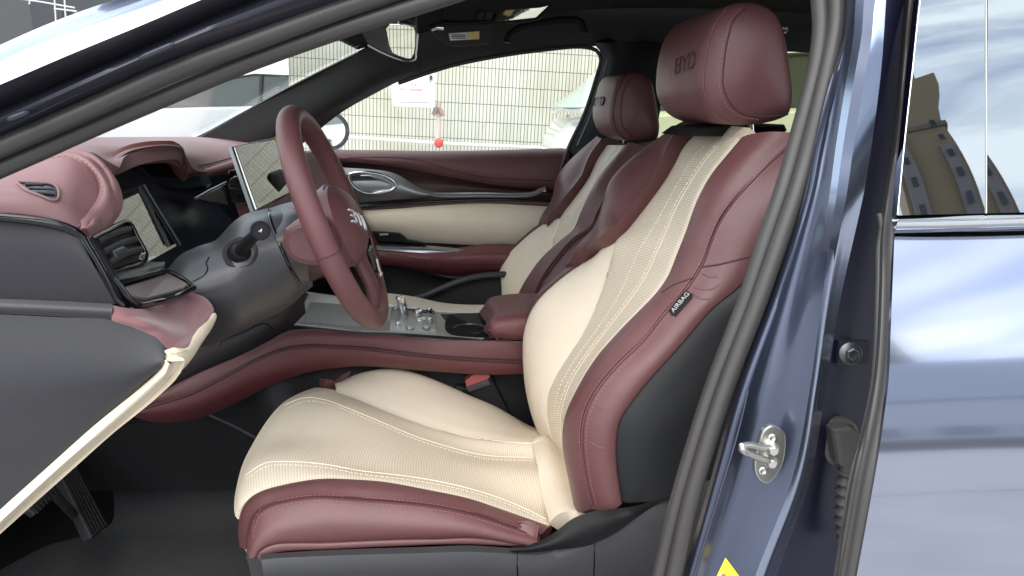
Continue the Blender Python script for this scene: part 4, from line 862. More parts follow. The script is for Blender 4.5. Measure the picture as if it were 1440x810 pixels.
sw = thing('steering_wheel', 'burgundy leather steering wheel with silver emblem on its hub', 'steering wheel', WC)
ring = [WC + WY * math.cos(a) * .1675 + WU * math.sin(a) * .1715 for a in [2 * math.pi * k / 120 for k in range(121)]]
def torus_g(cen, u, v, n, ru, rv, r, seg=20, k=140):
    V, F = [], []
    for i in range(k):
        a = 2 * math.pi * i / k; d = u * math.cos(a) + v * math.sin(a); p = cen + u * math.cos(a) * ru + v * math.sin(a) * rv
        for j in range(seg):
            b = 2 * math.pi * j / seg; V.append(p + d * math.cos(b) * r + n * math.sin(b) * r * 1.1)
    for i in range(k):
        for j in range(seg): F.append((i * seg + j, i * seg + (j + 1) % seg, ((i + 1) % k) * seg + (j + 1) % seg, ((i + 1) % k) * seg + j))
    return V, F
tg_ = torus_g(WC, WY, WU, WN, .1675, .1705, .0160); SURF['rim'] = bvh(*tg_)
rim_o = mk('rim', tg_, leather('burgundy wheel leather', (.132, .052, .053), .45, 1300, .04), sw, sharp=180); LOC[rim_o] = LOC[sw]
mk('rim_seam', [tube_g([WC + WY * math.cos(a) * .1675 + WU * math.sin(a) * .1705 + ((WY * math.cos(a) + WU * math.sin(a)) * math.cos(b) + WN * math.sin(b) * 1.1) * .0162 for b in [2 * math.pi * j / 24 for j in range(25)]], .0008, 6) for a in (rad(180 + 8), rad(-8), rad(180 - 72) + 10)], M_seam, rim_o)
# hub pad, spokes
def pad_g(cen, ru, rv, h, p=2.4, seg=48, rings=10, skirt=.03):
    V, F = [], []
    for i in range(rings + 1):
        t = i / rings; z = h * (1 - t ** 3)
        for k in range(seg):
            a = 2 * math.pi * k / seg; c, s = math.cos(a), math.sin(a); c = math.copysign(abs(c) ** (2 / p), c); s = math.copysign(abs(s) ** (2 / p), s)
            V.append(cen + WY * c * ru * t + WU * s * rv * t + WN * z)
    for k in range(seg):
        a = 2 * math.pi * k / seg; c, s = math.cos(a), math.sin(a); c = math.copysign(abs(c) ** (2 / p), c); s = math.copysign(abs(s) ** (2 / p), s)
        V.append(cen + WY * c * ru * .97 + WU * s * rv * .97 - WN * skirt)
    for i in range(rings + 1):
        for k in range(seg): F.append((i * seg + k, i * seg + (k + 1) % seg, (i + 1) * seg + (k + 1) % seg, (i + 1) * seg + k))
    F.append(tuple((rings + 1) * seg + k for k in range(seg))); return V, F
hubp = mk('hub_pad', pad_g(WC - WU * .012 + WN * .010, .082, .066, .027), leather('burgundy hub leather', (.125, .05, .052), .45, 1300, .04), sw); LOC[hubp] = LOC[sw]
mk('hub_cover', [lathe_g(WC - WN * .115 - WU * .012, WN, [(.050, 0), (.056, .02), (.058, .06), (.064, .10), (.07, .118)], 40)], M_burg, sw)
SURF['hub'] = bvh(*pad_g(WC - WU * .012 + WN * .010, .082, .066, .027))
HC = WC - WU * .012 + WN * .036
_eg = []
for (cx_, cy_, w_, h_, gl_) in ((496, 304, 4.5, 7, [[(.0, 1), (.62, 1), (.75, .85), (.75, .65), (.6, .52), (.1, .52)], [(.6, .5), (.75, .35), (.75, .15), (.62, 0), (0, 0)]]), (504.5, 308, 2.6, 6, Y_), (511, 313, 2.2, 6, D_)):
    o_ = onto(cx_, cy_, [SURF['hub']]); a_ = onto(cx_ + w_, cy_ + w_ * .3, [SURF['hub']]); b_ = onto(cx_ - w_, cy_ - w_ * .3, [SURF['hub']]); u_ = onto(cx_ - 1, cy_ - h_, [SURF['hub']])
    ex_ = (a_ - b_); wd_ = min(ex_.length, .016); ex_.normalize(); ey_ = u_ - o_; hh_ = min(ey_.length, .011); ey_ = (ey_ - ex_ * ey_.dot(ex_)).normalized()
    _eg += strokes_g(o_, ex_, ey_, [[((x - .38) * wd_ * 1.15, (y - .5) * hh_ * 2) for x, y in ln] for ln in gl_], .0024, .0018)
mk('hub_emblem', _eg, M_emb, hubp, smooth=False)
sb_ = slab('spoke_back', R(1.015, '396,336 400,322 412,315 430,308 452,314 458,372 432,375 410,368 399,354'), .09, M_burg, sw, n=30, bevel=.010); LOC[sb_] = LOC[sw]
mk('stitching', stitch_g(R(1.012, '401,325 412,319 424,317 434,317'), .004, .002, .0007) + stitch_g(R(1.012, '400,329 412,323 424,321 436,321'), .004, .002, .0007), M_seam, sb_)
for sgn in (-1, 1):
    a0 = WC + WY * sgn * .070 - WU * .012 - WN * .004; a1 = WC + WY * sgn * .115 - WU * .010 - WN * .006; a2 = WC + WY * sgn * .160 - WN * .002
    spk = mk('spoke', [tube_g(crom([a0, a1, a2], 14), [.030 - .012 * i / 13 for i in range(14)], 18, .45, up=WU)], M_burg, sw); LOC[spk] = LOC[sw]
    mk('spoke_buttons', [slab_g([a1 + WY * dy * sgn + WU * du + WN * .0105 for dy, du in ((-.030, -.018), (.012, -.014), (.016, .006), (-.028, .018))], WN * -.008, .002)], M_gloss, spk)
b0 = WC - WU * .070 + WN * .008; b1 = WC - WU * .118 + WN * .010; b2 = WC - WU * .158
mk('lower_spoke', [tube_g(crom([b0, b1, b2], 14), [.030 - .006 * i / 13 for i in range(14)], 18, .40, up=WY)], M_burg, sw)
ls = [WC + WY * y + WU * u + WN * n for y, u, n in ((.030, -.060, .032), (.062, -.052, .030), (.076, -.080, .026), (.058, -.118, .022), (.040, -.118, .022), (.028, -.085, .028))]
mk('spoke_cap', [slab_g(crom(ls, 30, True), WN * -.012, .003)], M_gloss, sw)
mk('spoke_accent', [tube_g(crom([ls[5] + WN * .001, ls[4] + WN * .001, ls[3] + WN * .001], 20), .003, 10)], M_chrome, sw)

# ================================================================== TOUCHSCREEN
ts = thing('touchscreen', 'large tilted touchscreen with thin dark edge reflecting the tiled wall', 'screen', W(360, 292, 1.5))
tD = W(372, 242, 1.48); tN = mplane(tD, (-.1, 2.25, 1.01)); t0, t1_, t2_, t3_ = on_plane('331,207 397,193 432,258 362,294', tD, tN)
scr = slab('display_glass', [t0, t1_, t2_, t3_], 0, M_screen, ts, bevel=.001, back=(-.004, 0, -.001))
slab('display_body', [p + Vector((-.0042, 0, -.001)) for p in (t0 + Vector((0, -.004, .003)), t1_ + Vector((0, .004, .003)), t2_ + Vector((0, .004, -.003)), t3_ + Vector((0, -.004, -.003)))], 0, M_satin, ts, bevel=.002, back=(-.008, 0, -.002))
mk('display_arm', box_g((t2_ + t3_) / 2 + Vector((-.05, 0, .02)), (.09, .10, .06), None, .01), M_black, ts)
nf = tag(slab('paper_flag', R(1.70, '386,193 402,190 402,197 392,201'), .001, M_yellow, bevel=0), 'small yellow paper flag behind the top of the touchscreen', 'paper flag')

# ================================================================== CENTRE CONSOLE
cc = thing('center_console', 'burgundy sided centre console with silver trimmed top and gear selector', 'centre console', (0, 1.5, .25))
leath = leather('burgundy console leather', (.115, .042, .045), .45, 1200, .06)
u0 = R((1.20, 1.42), '205,562 233,547 283,523 337,500 377,480 403,466 440,463 500,469 547,471 604,477 707,480 760,484 860,490')
u1 = R((1.197, 1.415), '202,567 250,549 300,526 350,501 390,481 420,473 460,473 510,477 560,482 610,488 707,492 760,496 860,500')
u2 = R((1.20, 1.415), '200,574 267,553 317,528 363,504 397,491 427,486 470,487 510,489 578,497 640,503 707,507 760,508 860,510')
patch('upper_side_band', [u0, u1, u2], leath, cc, 60, 14, puff=.0015, ew=.006, edges='tb', thick=.03)
d0 = R((1.20, 1.415), '198,575 267,555 317,530 363,506 397,493 427,488 470,489 510,491 578,499 640,505 707,509 760,510 860,512')
d1 = R((1.198, 1.415), '192,581 260,574 310,555 355,530 400,512 430,504 470,502 510,503 578,509 640,515 707,517 760,518 860,520')
d2 = R((1.20, 1.42), '187,586 217,594 250,594 290,585 337,565 383,541 433,524 470,518 510,515 591,521 681,527 760,526 860,530')
patch('lower_side_band', [d0, d1, d2], leather('deep burgundy console leather', (.10, .027, .03), .45, 1200, .06), cc, 60, 16, puff=.0015, ew=.006, edges='tb', thick=.03)
tube('band_groove', R((1.20, 1.41), '199,575 267,554 317,529 363,505 397,492 427,487 470,488 510,490 578,498 640,504 707,508 760,509 860,511'), .003, M_seam, cc, n=60)
# dark glossy flank rising to the dashboard, top panel
f0 = R((1.22, 1.40), '228,500 262,482 300,468 340,452 375,438 398,426 416,414 428,404'); f1 = R((1.20, 1.40), '205,563 233,548 283,524 337,501 377,481 403,466 415,455 430,440')
patch('front_flank', [f0, [a.lerp(b, .5) + Vector((0, -.008, .004)) for a, b in zip(f0, f1)], f1], M_satin if False else mat('dark gray gloss flank', (.045, .042, .043), .42, spec=.35), cc, 40, 12, thick=.02)
tube('flank_line', dense_on('305,490 312,480 340,468 372,455 384,462', [SURF['front_flank']], .0, 30), .0014, M_gloss, cc)
t_0 = R((1.42, 1.415), '405,455 440,460 500,467 547,469 604,474 660,478 707,480 740,480'); t_1 = R((1.55, 1.55), '420,434 450,440 500,448 547,452 604,455 660,458 707,460 750,461'); t_2 = R((1.66, 1.66), '432,413 455,416 500,424 547,431 600,437 640,440 690,424 750,424')
M_ctop = mat('gray console metal', (.42, .43, .43), .33, .85)
patch('top_panel', [t_0, t_1, R((1.66, 1.66), '432,413 455,416 500,424 547,431 600,437 640,440 690,442 750,443')], M_ctop, cc, 40, 16, thick=.02)
patch('trim_edge', [R((1.425, 1.42), '402,452 440,457 500,464 547,466 604,470 660,474 707,477'), R((1.408, 1.405), '403,457 440,462 500,469 547,471 604,477 660,480 700,480')], M_silver, cc, 40, 6, puff=.002, ew=.004, thick=.01)
patch('trim_edge', [R((1.68, 1.68), '430,410 500,420 547,428 600,434 640,438 700,440'), R((1.66, 1.655), '430,416 500,426 547,434 600,440 640,444 700,446')], M_silver, cc, 40, 6, thick=.008)
tt = [SURF['top_panel']]
slab('charging_tray', [onto(q[0], q[1], tt, .0015) for q in px_list('436,425 500,430 540,438 538,460 480,459 425,452')], .0, mat('gray rubber tray', (.24, .26, .26), .3), cc, bevel=.001, back=(0, 0, -.008))
slab('tray_slot', [onto(q[0], q[1], tt, .0030) for q in px_list('420,424 428,412 434,414 428,426 408,448 402,450')], 0, M_gloss, cc, bevel=.001, back=(0, 0, -.01))
gs = mk('gear_selector', [slab_g([onto(q[0], q[1], tt, .003) for q in px_list('551,431 613,438 613,468 548,466')], (0, 0, -.01), .001)], M_ctop, cc, label='crystal gear selector with chrome switches'); LOC[gs] = LOC[cc]
for q_ in ('553,434 611,439 611,445 552,441', '552,449 612,452 612,459 551,457'): mk('selector_strip', [slab_g([onto(q[0], q[1], tt, .0045) for q in px_list(q_)], (0, 0, -.002), .0005)], M_gloss, gs)
M_crys = mat('smoked crystal', (.62, .62, .63), .08, .9)
for (a, b, w_, hgt_) in ((566, 446, .015, .046), (560, 461, .008, .010), (588, 442, .016, .007), (604, 440, .009, .010), (592, 455, .018, .010), (605, 457, .008, .014), (600, 465, .012, .008), (577, 465, .014, .006), (557, 438, .010, .008)):
    c = onto(a, b, tt, 0.002); mk('selector_switch', [box_g(c + Vector((0, 0, hgt_ / 2 + .002)), (w_ * 1.1, w_ * 1.5, hgt_), Euler((0, rad(-12), rad(20))), .002)], M_crys if hgt_ > .02 or a in (592, 605) else M_chrome if a in (604, 560, 588) else M_ctop, gs)
ch = [onto(q[0], q[1], tt, .0025) for q in px_list('630,446 640,442 690,444 705,455 704,470 690,474 640,472 628,466')]
slab('cup_holder', ch, 0, M_carpet, cc, n=36, bevel=.001, back=(0, 0, -.004))
cp = onto(660, 465, tt, .003); mk('cup_ring', [tube_g([cp + Vector((math.cos(a) * .036, math.sin(a) * .036, .001)) for a in [2 * math.pi * k / 40 for k in range(41)]], .0022, 8)], M_satin, cc)
# armrest lid
am = [R((1.66, 1.66), '690,446 692,438 688,431 683,429 690,422 700,418 720,415 765,414 840,414'),
      R((1.54, 1.54), '690,455 692,448 690,441 686,436 692,430 702,427 722,425 765,424 840,424'),
      R((1.45, 1.45), '687,466 690,458 692,450 696,446 702,443 712,442 730,441 765,440 840,440'),
      R((1.415, 1.415), '688,472 689,466 691,460 695,456 702,453 712,452 730,452 765,451 840,451')]
lid = [R((1.66, 1.66), '681,430 690,421 705,417 725,415 765,414 840,414'), R((1.55, 1.55), '686,437 694,430 708,428 728,427 765,426 840,426'), R((1.46, 1.46), '692,447 700,442 712,440 732,439 765,438 840,438'), R((1.41, 1.41), '687,462 694,456 706,453 728,451 765,450 840,450'), R((1.41, 1.41), '693,473 704,476 720,478 737,478 765,478 840,478')]
patch('armrest_lid', lid, leather('burgundy armrest lid leather', (.15, .055, .055), .48, 1200, .06), cc, 36, 28, puff=.006, ew=.02, thick=.03)
patch('armrest_lid', [[crom(r, 3)[0] for r in lid], [crom(r, 3)[0] + Vector((.02, 0, -.02)) for r in lid], [crom(r, 3)[0] + Vector((.02, 0, -.05)) for r in lid]], leath, cc, 20, 8, thick=.02, key='lid_front')
mk('stitching', stitch_g(dense_on('704,464 720,459 737,456', [SURF['armrest_lid']], .0006, 20), .005, .003, .0009), M_thread, cc)
mk('console_core', box_g((.25, 1.54, .42), (.9, .20, .30)), M_black, cc)
patch('kick_panel', [R((1.40, 1.30, 1.46), '0,600 217,594 290,583 337,563 383,540 433,522 510,514 600,520 760,525'), R((1.40, 1.28, 1.44), '0,640 230,640 300,640 350,615 400,580 440,560 510,545 600,560 760,570'), R((1.40, 1.26, 1.43), '0,690 230,690 320,690 380,680 430,660 480,640 540,640 640,650 760,680')], M_black, cc, 50, 20, thick=.02)
tube('kick_crease', dense_on('292,583 330,600 360,616', [SURF['kick_panel']], .0, 20), .003, M_gray, cc)
for a, b in ((368, 562), (377, 571), (371, 573), (379, 558)): mk('adjuster_switch', [box_g(W(a, b, 1.36), (.008, .006, .006), None, .001)], M_satin, cc)
# ================================================================== SMALL THINGS IN THE CABIN
bu = thing('seat_belt_buckle', 'seat belt buckle with red release button beside the driver cushion', 'seat belt buckle', W(690, 570, 1.40))
slab('buckle_body', R(1.40, '655,537 690,528 698,545 716,580 690,590 664,558'), .03, M_black, bu, n=0, bevel=.004)
slab('release_button', R(1.392, '654,536 664,528 682,525 690,529 686,534 656,545'), .02, mat('dull red button', (.28, .06, .06), .5), bu, bevel=.002)
slab('button_frame', R(1.390, '655,546 687,534 691,541 660,552'), .02, M_gray, bu, bevel=.002)
tube('buckle_stem', R(1.42, '640,545 655,548 690,575 720,600'), .010, M_black, bu, n=20)
mk('seat_rail', box_g((.18, 1.47, .33), (.6, .05, .12), None, .01), M_black, bu)
# belt
bl_ = tag(patch('seat_belt', [R(.0, '715,771,.884 745,766,.88 775,752,.88 806,729,.885 835,719,.888 880,714,.89 915,705,.84 950,690,.80 985,672,.79'),
                         R(.0, '716,774,.882 748,771,.872 782,762,.868 815,748,.872 850,735,.876 885,722,.88 917,709,.838 950,693,.798 985,676,.79'),
                         R(.0, '720,777,.884 752,777,.874 785,773,.872 825,768,.874 862,752,.878 890,732,.88 918,713,.84 950,696,.798 985,680,.79')], M_belt, None, 60, 12, thick=.002), 'black seat belt strap lying twisted along the base of the driver seat', 'seat belt')
tube_b = R(.0, '720,777,.880 745,776,.872 770,768,.868 790,755,.868 806,738,.872')
# mirror
rm = thing('rear_view_mirror', 'black rear view mirror with thin silver rim below the roof', 'mirror', W(550, 60, 1.5))
mD2 = W(565, 58, 1.52); mN2 = mplane(mD2, (-.1, 2.25, 1.05))
mo = R(.0, '508,46,1.42 540,36,1.45 570,37,1.62 584,41,1.66 586,52,1.66 584,70,1.66 578,85,1.64 560,80,1.58 535,72,1.50 513,62,1.43')
slab('mirror_body', on_plane('508,50 511,43 525,38 541,34 560,32 575,33 584,37 587,44 587,60 585,76 581,85 573,86 558,82 543,77 528,71 516,64', mD2, mN2, -.004), 0, M_black, rm, n=0, bevel=.004, back=tuple(mN2 * -.035))
slab('mirror_glass', on_plane('543,40 548,36 562,35 575,36 582,39 584,45 584,62 582,75 578,82 572,82 560,78 552,74 547,64', mD2, mN2), 0, M_mirror, rm, bevel=.0006, back=tuple(mN2 * -.003))
tube('mirror_rim', on_plane('518,65 535,74 557,83 572,87 581,86 585,74 587,50', mD2, mN2, -.002), .0022, M_silver, rm, n=40)
tube('mirror_rim', on_plane('560,32 572,35 584,39', mD2, mN2, -.002), .0020, M_silver, rm, n=14)
tube('mirror_stem', R(1.52, '545,45 556,18 575,0'), .012, M_black, rm, n=14)
# visor
vs = thing('sun_visor', 'dark gray folded passenger sun visor with white and yellow label', 'sun visor', W(650, 40, 1.95))
slab('visor_flap', R((1.95, 1.97), '602,38 625,35 660,34 688,32 692,34 692,54 688,61 670,64 642,65 628,63 619,57'), .015, mat('dark gray visor cloth', (.04, .04, .038), .9, bump=(900, .2, .0006)), vs, bevel=.003)
lb = slab('visor_label', R(1.944, '631,47 674,44 674,55 633,57'), .002, M_paper, vs, bevel=0); LOC[lb] = LOC[vs]
slab('label_warning', R(1.942, '657,45.5 674,44.3 674,55 657.5,56'), .001, mat('pale yellow print', (.75, .62, .25), .6), lb, bevel=0)
mk('label_lines', [box_g(W(645, y, 1.9425), (.036, .001, .0022)) for y in (49.2, 51.4, 53.6)], M_taupe, lb)
tube('visor_pivot', R(1.93, '606,40 614,38 624,39'), .007, M_chrome, vs, n=10)
oc = thing('roof_window', 'pale glossy strip of roof glass above the folded visor', 'roof glass', W(690, 22, 1.9))
gD = W(690, 22, 1.9); gN = mplane(gD, (.06, 2.25, 1.24))
slab('glass_strip', on_plane('606,36 611,24 620,16 680,16 760,10 772,7 755,23 700,29 640,31 622,32', gD, gN), .02, mat('pale reflective glass', (.75, .77, .72), .06, 1., bump=(30, .12, .004)), oc, bevel=.002)
tube('strip_frame', R(1.915, '604,38 622,33 640,32.5 700,30.5 757,24 775,6'), .006, M_black, oc, n=30)
for x in ((668, 30, 671, 15), (680, 30, 683, 15), (620, 32, 622, 15)): tube('strip_divider', R(1.912, '%d,%d %d,%d' % x), .003, M_black, oc)
slab('strip_end', R(1.915, '754,20 768,8 774,7 758,23'), .02, M_paper, oc, bevel=.001)
# pedals and mat
ap = thing('accelerator_pedal', 'black ribbed accelerator pedal standing on the floor', 'pedal', W(138, 750, 1.22))
ap0, ap1, ap2, ap3 = W(84, 668, 1.30), W(104, 650, 1.33), W(151, 738, 1.24), W(128, 758, 1.20)
slab('pedal_plate', [ap0, ap1, ap2, ap3], 0, M_gray, ap, bevel=.004, back=(-.02, .01, -.01))
for k in range(6):
    f = (k + .7) / 6.4; mk('pedal_rib', tube_g([ap0.lerp(ap1, f) + Vector((.003, -.003, .002)), ap3.lerp(ap2, f) + Vector((.003, -.003, .002))], .0024, 6), M_black, ap)
tube('pedal_arm', [W(60, 640, 1.36), W(95, 700, 1.30), W(125, 745, 1.25)], .010, M_black, ap)
bp_ = thing('brake_pedal', 'black brake pedal half hidden under the dashboard end', 'pedal', W(60, 715, 1.12))
slab('pedal_pad', [W(38, 715, 1.05), W(76, 676, 1.12), W(84, 690, 1.12), W(50, 724, 1.05)], 0, M_gray, bp_, bevel=.003, back=(-.015, .01, -.01))
for k in range(8):
    f = (k + .5) / 8; a = W(38, 715, 1.05).lerp(W(76, 676, 1.12), f); b = W(50, 724, 1.05).lerp(W(84, 690, 1.12), f); mk('pad_rib', tube_g([a + Vector((.003, -.003, .002)), b + Vector((.003, -.003, .002))], .002, 6), M_black, bp_)
tube('pedal_arm', [W(72, 690, 1.16), W(95, 715, 1.2), W(105, 725, 1.26)], .008, M_gray, bp_)
fm = [[WZ(px, py, z) for px, py, z in r] for r in ([(158, 676, .30), (240, 671, .30), (400, 672, .30)], [(160, 700, .25), (240, 700, .25), (400, 700, .25)], [(155, 738, .215), (240, 735, .215), (400, 730, .215)], [(60, 770, .21), (200, 770, .21), (420, 770, .21)], [(-80, 850, .21), (200, 850, .21), (460, 850, .21)])]
tag(patch('floor_mat', fm, mat('black carpet mat', (.032, .032, .032), .95, bump=(350, .6, .003), var=(9, .35)), None, 30, 30, thick=.012), 'black carpet floor mat turned up below the console', 'floor mat')
# sticker on the pillar
sp_ = [onto(q[0], q[1], pil, .0012) for q in px_list('1021,784 1046,818 1030,850 1000,828')]
stk = tag(slab('warning_sticker', sp_, .0, M_yellow, bevel=0, back=tuple((Vector(sp_[0]) - CP).normalized() * .001)), 'yellow warning sticker at the foot of the blue centre pillar', 'sticker')
sq = [onto(q[0], q[1], pil, .0018) for q in px_list('1014,806 1030,822 1020,850 1000,828')]
slab('sticker_print', sq, .0, M_paper, stk, bevel=0, back=tuple((Vector(sq[0]) - CP).normalized() * .0006))
cb_ = onto(1020, 812, pil, .002); 
if cb_: mk('sticker_print', [lathe_g(cb_, (CP - cb_), [(.0045, 0), (.0045, .0005)], 24)], M_redpr, stk)

# ================================================================== OUTSIDE
def struct(o): o['kind'] = 'structure'; return o
mg = mat('pale gray concrete', (.32, .32, .32), .85, bump=(60, .5, .004), var=(3, .25))
t = mg.node_tree; b = t.nodes['Principled BSDF']
struct(mk('ground', ([Vector((-400, -400, 0)), Vector((400, -400, 0)), Vector((400, 400, 0)), Vector((-400, 400, 0))], [(0, 1, 2, 3)]), mg, smooth=False))
# cracks in the asphalt on the near side (seen mirrored in the rear door)
random.seed(3)
def crack(p, q, n=30, amp=.05):
    P = [];
    for i in range(n + 1):
        f = i / n; P.append(p.lerp(q, f) + Vector((random.uniform(-amp, amp), random.uniform(-amp, amp), 0)))
    return tube_g(P, [.003 + .006 * random.random() for _ in P], 5, .4)
struct(mk('asphalt_crack', [crack(Vector((-.6, -.55, .003)), Vector((2.2, -.35, .003))), crack(Vector((-.3, -2.4, .003)), Vector((3, -2.2, .003)))], mat('dark crack', (.03, .03, .03), .9)))
# tiled wall behind the car
def tile_mat():
    m = mat('cream wall tiles', (.6, .58, .42), .25); t = m.node_tree; b = t.nodes['Principled BSDF']; c = N(t, 'ShaderNodeTexCoord'); s = N(t, 'ShaderNodeSeparateXYZ'); k = N(t, 'ShaderNodeCombineXYZ')
    t.links.new(c.outputs['Object'], s.inputs[0]); t.links.new(s.outputs[0], k.inputs[0]); t.links.new(s.outputs[2], k.inputs[1])
    br = N(t, 'ShaderNodeTexBrick'); br.offset = 0; br.squash = 1; br.inputs['Scale'].default_value = 1; br.inputs['Brick Width'].default_value = .0325; br.inputs['Row Height'].default_value = .160; br.inputs['Mortar Size'].default_value = .0036; br.inputs['Mortar Smooth'].default_value = .2; br.inputs['Bias'].default_value = 0
    br.inputs['Color1'].default_value = (.60, .60, .53, 1); br.inputs['Color2'].default_value = (.54, .54, .46, 1); br.inputs['Mortar'].default_value = (.14, .14, .12, 1)
    t.links.new(k.outputs[0], br.inputs['Vector'])
    z = N(t, 'ShaderNodeTexNoise'); z.inputs['Scale'].default_value = 1.1; z.inputs['Detail'].default_value = 5; t.links.new(c.outputs['Object'], z.inputs['Vector'])
    x = N(t, 'ShaderNodeMixRGB', blend_type='MULTIPLY'); x.inputs[0].default_value = .6; r = N(t, 'ShaderNodeValToRGB'); r.color_ramp.elements[0].position = .3; r.color_ramp.elements[0].color = (.72, .66, .5, 1); r.color_ramp.elements[1].position = .65
    t.links.new(z.outputs['Fac'], r.inputs[0]); t.links.new(br.outputs[0], x.inputs[1]); t.links.new(r.outputs[0], x.inputs[2]); t.links.new(x.outputs[0], b.inputs['Base Color']); return m
WALL_Y, ROLL = 6.4, 3.0
def wall_rot(o): o.rotation_euler = (0, rad(ROLL), rad(-4)); return o
p_l = W(372, 110, WALL_Y)
wl = mk('tiled_wall', box_g((p_l.x + 7, WALL_Y + .15, 1.8), (14, .3, 5.2)), tile_mat(), smooth=False)
tag(wl, 'long cream wall of narrow upright tiles behind the car', 'wall')
wall_rot(wl)
# utility cabinet, pipe with valve
ub = thing('utility_cabinet', 'white wall cabinet with red lettering hung on the tiled wall', 'cabinet', W(580, 125, 6.2))
fr_ = R(6.0, '548,80 612,78 611,152 551,150'); cabd = slab('cabinet_box', fr_, .22, M_white, ub, bevel=.01)
slab('cabinet_door', R(5.985, '554,84 605,83 604,144 556,143'), .03, M_paper, ub, bevel=.006)
cx = W(577, 119, 5.978); ex, ey = Vector((1, 0, -.05)).normalized(), Vector((0, 0, 1))
mk('cabinet_lettering', text_g('小 心 有 电', cx, ex, ey, .022 * .95, .001), M_redpr, ub, smooth=False)
mk('cabinet_lettering', text_g('非专业人员请勿操作', W(578, 126, 5.978), ex, ey, .024 * .9, .001), M_redpr, ub, smooth=False)
slab('cabinet_lock', R(5.97, '604,106 608,106 608,112 604,112'), .02, M_gray, ub, bevel=.002)
pp = thing('water_pipe', 'thin white pipe with red valve running along the tiled wall', 'pipe', W(616, 200, 6.1))
tube('pipe_run', R(6.15, '440,190 540,196 616,201 700,205 860,212'), .014, M_white, pp, n=24)
tube('pipe_riser', R(6.12, '616,145 617,170 616,200'), .020, mat('pinkish lagging', (.6, .48, .45), .6), pp, n=14)
mk('pipe_bracket', [tube_g(R(6.08, '609,162 614,152 618,152 624,163'), .018, 8)], mat('rusty bracket', (.35, .22, .18), .6), pp)
mk('valve', [lathe_g(W(617, 201, 6.05), (0, -1, 0), [(.020, -.03), (.040, -.02), (.040, .02), (.020, .03)], 12)], M_red, pp)
# parked cars beyond the windows
def car(name, label, ox, oy, colour, glassm, oz=0., hatch=False):
    r = thing(name, label, 'car', (ox, oy, oz), 'cars parked beyond the windows')
    def pr(lst, y): return [Vector((ox + a, oy + y, oz + z)) for a, z in lst]
    side = [(-2.3, .55), (-2.25, .80), (-1.9, .93), (-1.05, 1.02), (.9, 1.06), (1.9, 1.04), (2.25, .95), (2.3, .55), (2.2, .30), (-2.2, .30)]
    rows = []
    for y, s in ((-.9, .94), (-.86, 1.), (0, 1.03), (.86, 1.), (.9, .94)): rows.append([Vector((ox + a, oy + y, oz + (z if z < .6 else .6 + (z - .6) * s))) for a, z in side])
    V, F = [], []; n = len(side)
    rows = [crom(r_, 60, True) for r_ in rows]; n = 60
    for r_ in rows: V += r_
    for j in range(4):
        for i in range(n): F.append((j * n + i, j * n + (i + 1) % n, (j + 1) * n + (i + 1) % n, (j + 1) * n + i))
    F += [tuple(range(n)), tuple(range(4 * n, 5 * n))]
    bo = mk('body', (V, F), colour, r, sharp=50)
    cab = [(-1.05, 1.0), (-.30, 1.36), (.15, 1.45), (.75, 1.46), (1.70, 1.42), (2.22, 1.03)] if hatch else [(-1.05, 1.0), (-.30, 1.36), (.15, 1.45), (.75, 1.42), (1.45, 1.22), (1.75, 1.03)]
    lo, hi = [], []
    gl_rows = [[Vector((ox + a, oy + y * (1 - .12 * (z - 1) / .45), oz + z)) for a, z in cab] for y in (-.82, -.74, 0, .74, .82)]
    gl_rows[0] = [Vector((p.x, p.y, oz + .98 + (p.z - oz - 1) * .80)) for p in gl_rows[0]]; gl_rows[4] = [Vector((p.x, p.y, oz + .98 + (p.z - oz - 1) * .80)) for p in gl_rows[4]]
    patch('roof', [[p + Vector((0, 0, .0)) for p in q] for q in gl_rows], colour, r, 30, 12, thick=.03)
    for y in (-.80, .80):
        ys = oy + y * .97; sgn = -1 if y < 0 else 1
        w = [(-.82, 1.04), (-.28, 1.30), (.15, 1.37), (.75, 1.375), (1.60, 1.345), (1.95, 1.06)] if hatch else [(-.82, 1.04), (-.28, 1.30), (.15, 1.37), (.75, 1.345), (1.25, 1.20), (1.50, 1.06)]
        slab('side_window', [Vector((ox + a, ys + sgn * .035 - sgn * (z - 1.0) * .10, oz + z)) for a, z in w], -.02 * sgn, glassm, r, bevel=.0)
        tube('window_frame', [Vector((ox + a, ys + sgn * .04 - sgn * (z - 1.0) * .10, oz + z)) for a, z in w + [w[0]]], .010, M_gray, r)
        tube('window_post', [Vector((ox + .18, ys + sgn * .042, oz + 1.04)), Vector((ox + .22, ys + sgn * .006, oz + 1.36))], .02, M_gray, r)
    patch('windscreen', [[Vector((ox - 1.06, oy - .70, oz + 1.035)), Vector((ox - 1.12, oy, oz + 1.045)), Vector((ox - 1.06, oy + .70, oz + 1.035))], [Vector((ox - .32, oy - .60, oz + 1.38)), Vector((ox - .36, oy, oz + 1.40)), Vector((ox - .32, oy + .60, oz + 1.38))]], mat('green windscreen', (.28, .40, .36), .05), r, 14, 8, thick=.01)
    for a in (-1.4, 1.4):
        for y in (-.86, .86):
            wh = mk('wheel', [lathe_g((ox + a, oy + y, oz + .32), (0, 1 if y > 0 else -1, 0), [(.31, -.12), (.33, -.08), (.33, .06), (.30, .09), (.22, .085), (.20, .06)], 28)], M_rubber, r)
    if hatch:
        patch('rear_window', [[Vector((ox + 2.27, oy - .64, oz + 1.06)), Vector((ox + 2.33, oy, oz + 1.06)), Vector((ox + 2.27, oy + .64, oz + 1.06))], [Vector((ox + 1.80, oy - .56, oz + 1.40)), Vector((ox + 1.84, oy, oz + 1.42)), Vector((ox + 1.80, oy + .56, oz + 1.40))]], mat('pale green rear window', (.32, .46, .38), .08), r, 14, 8, thick=.01)
    return r
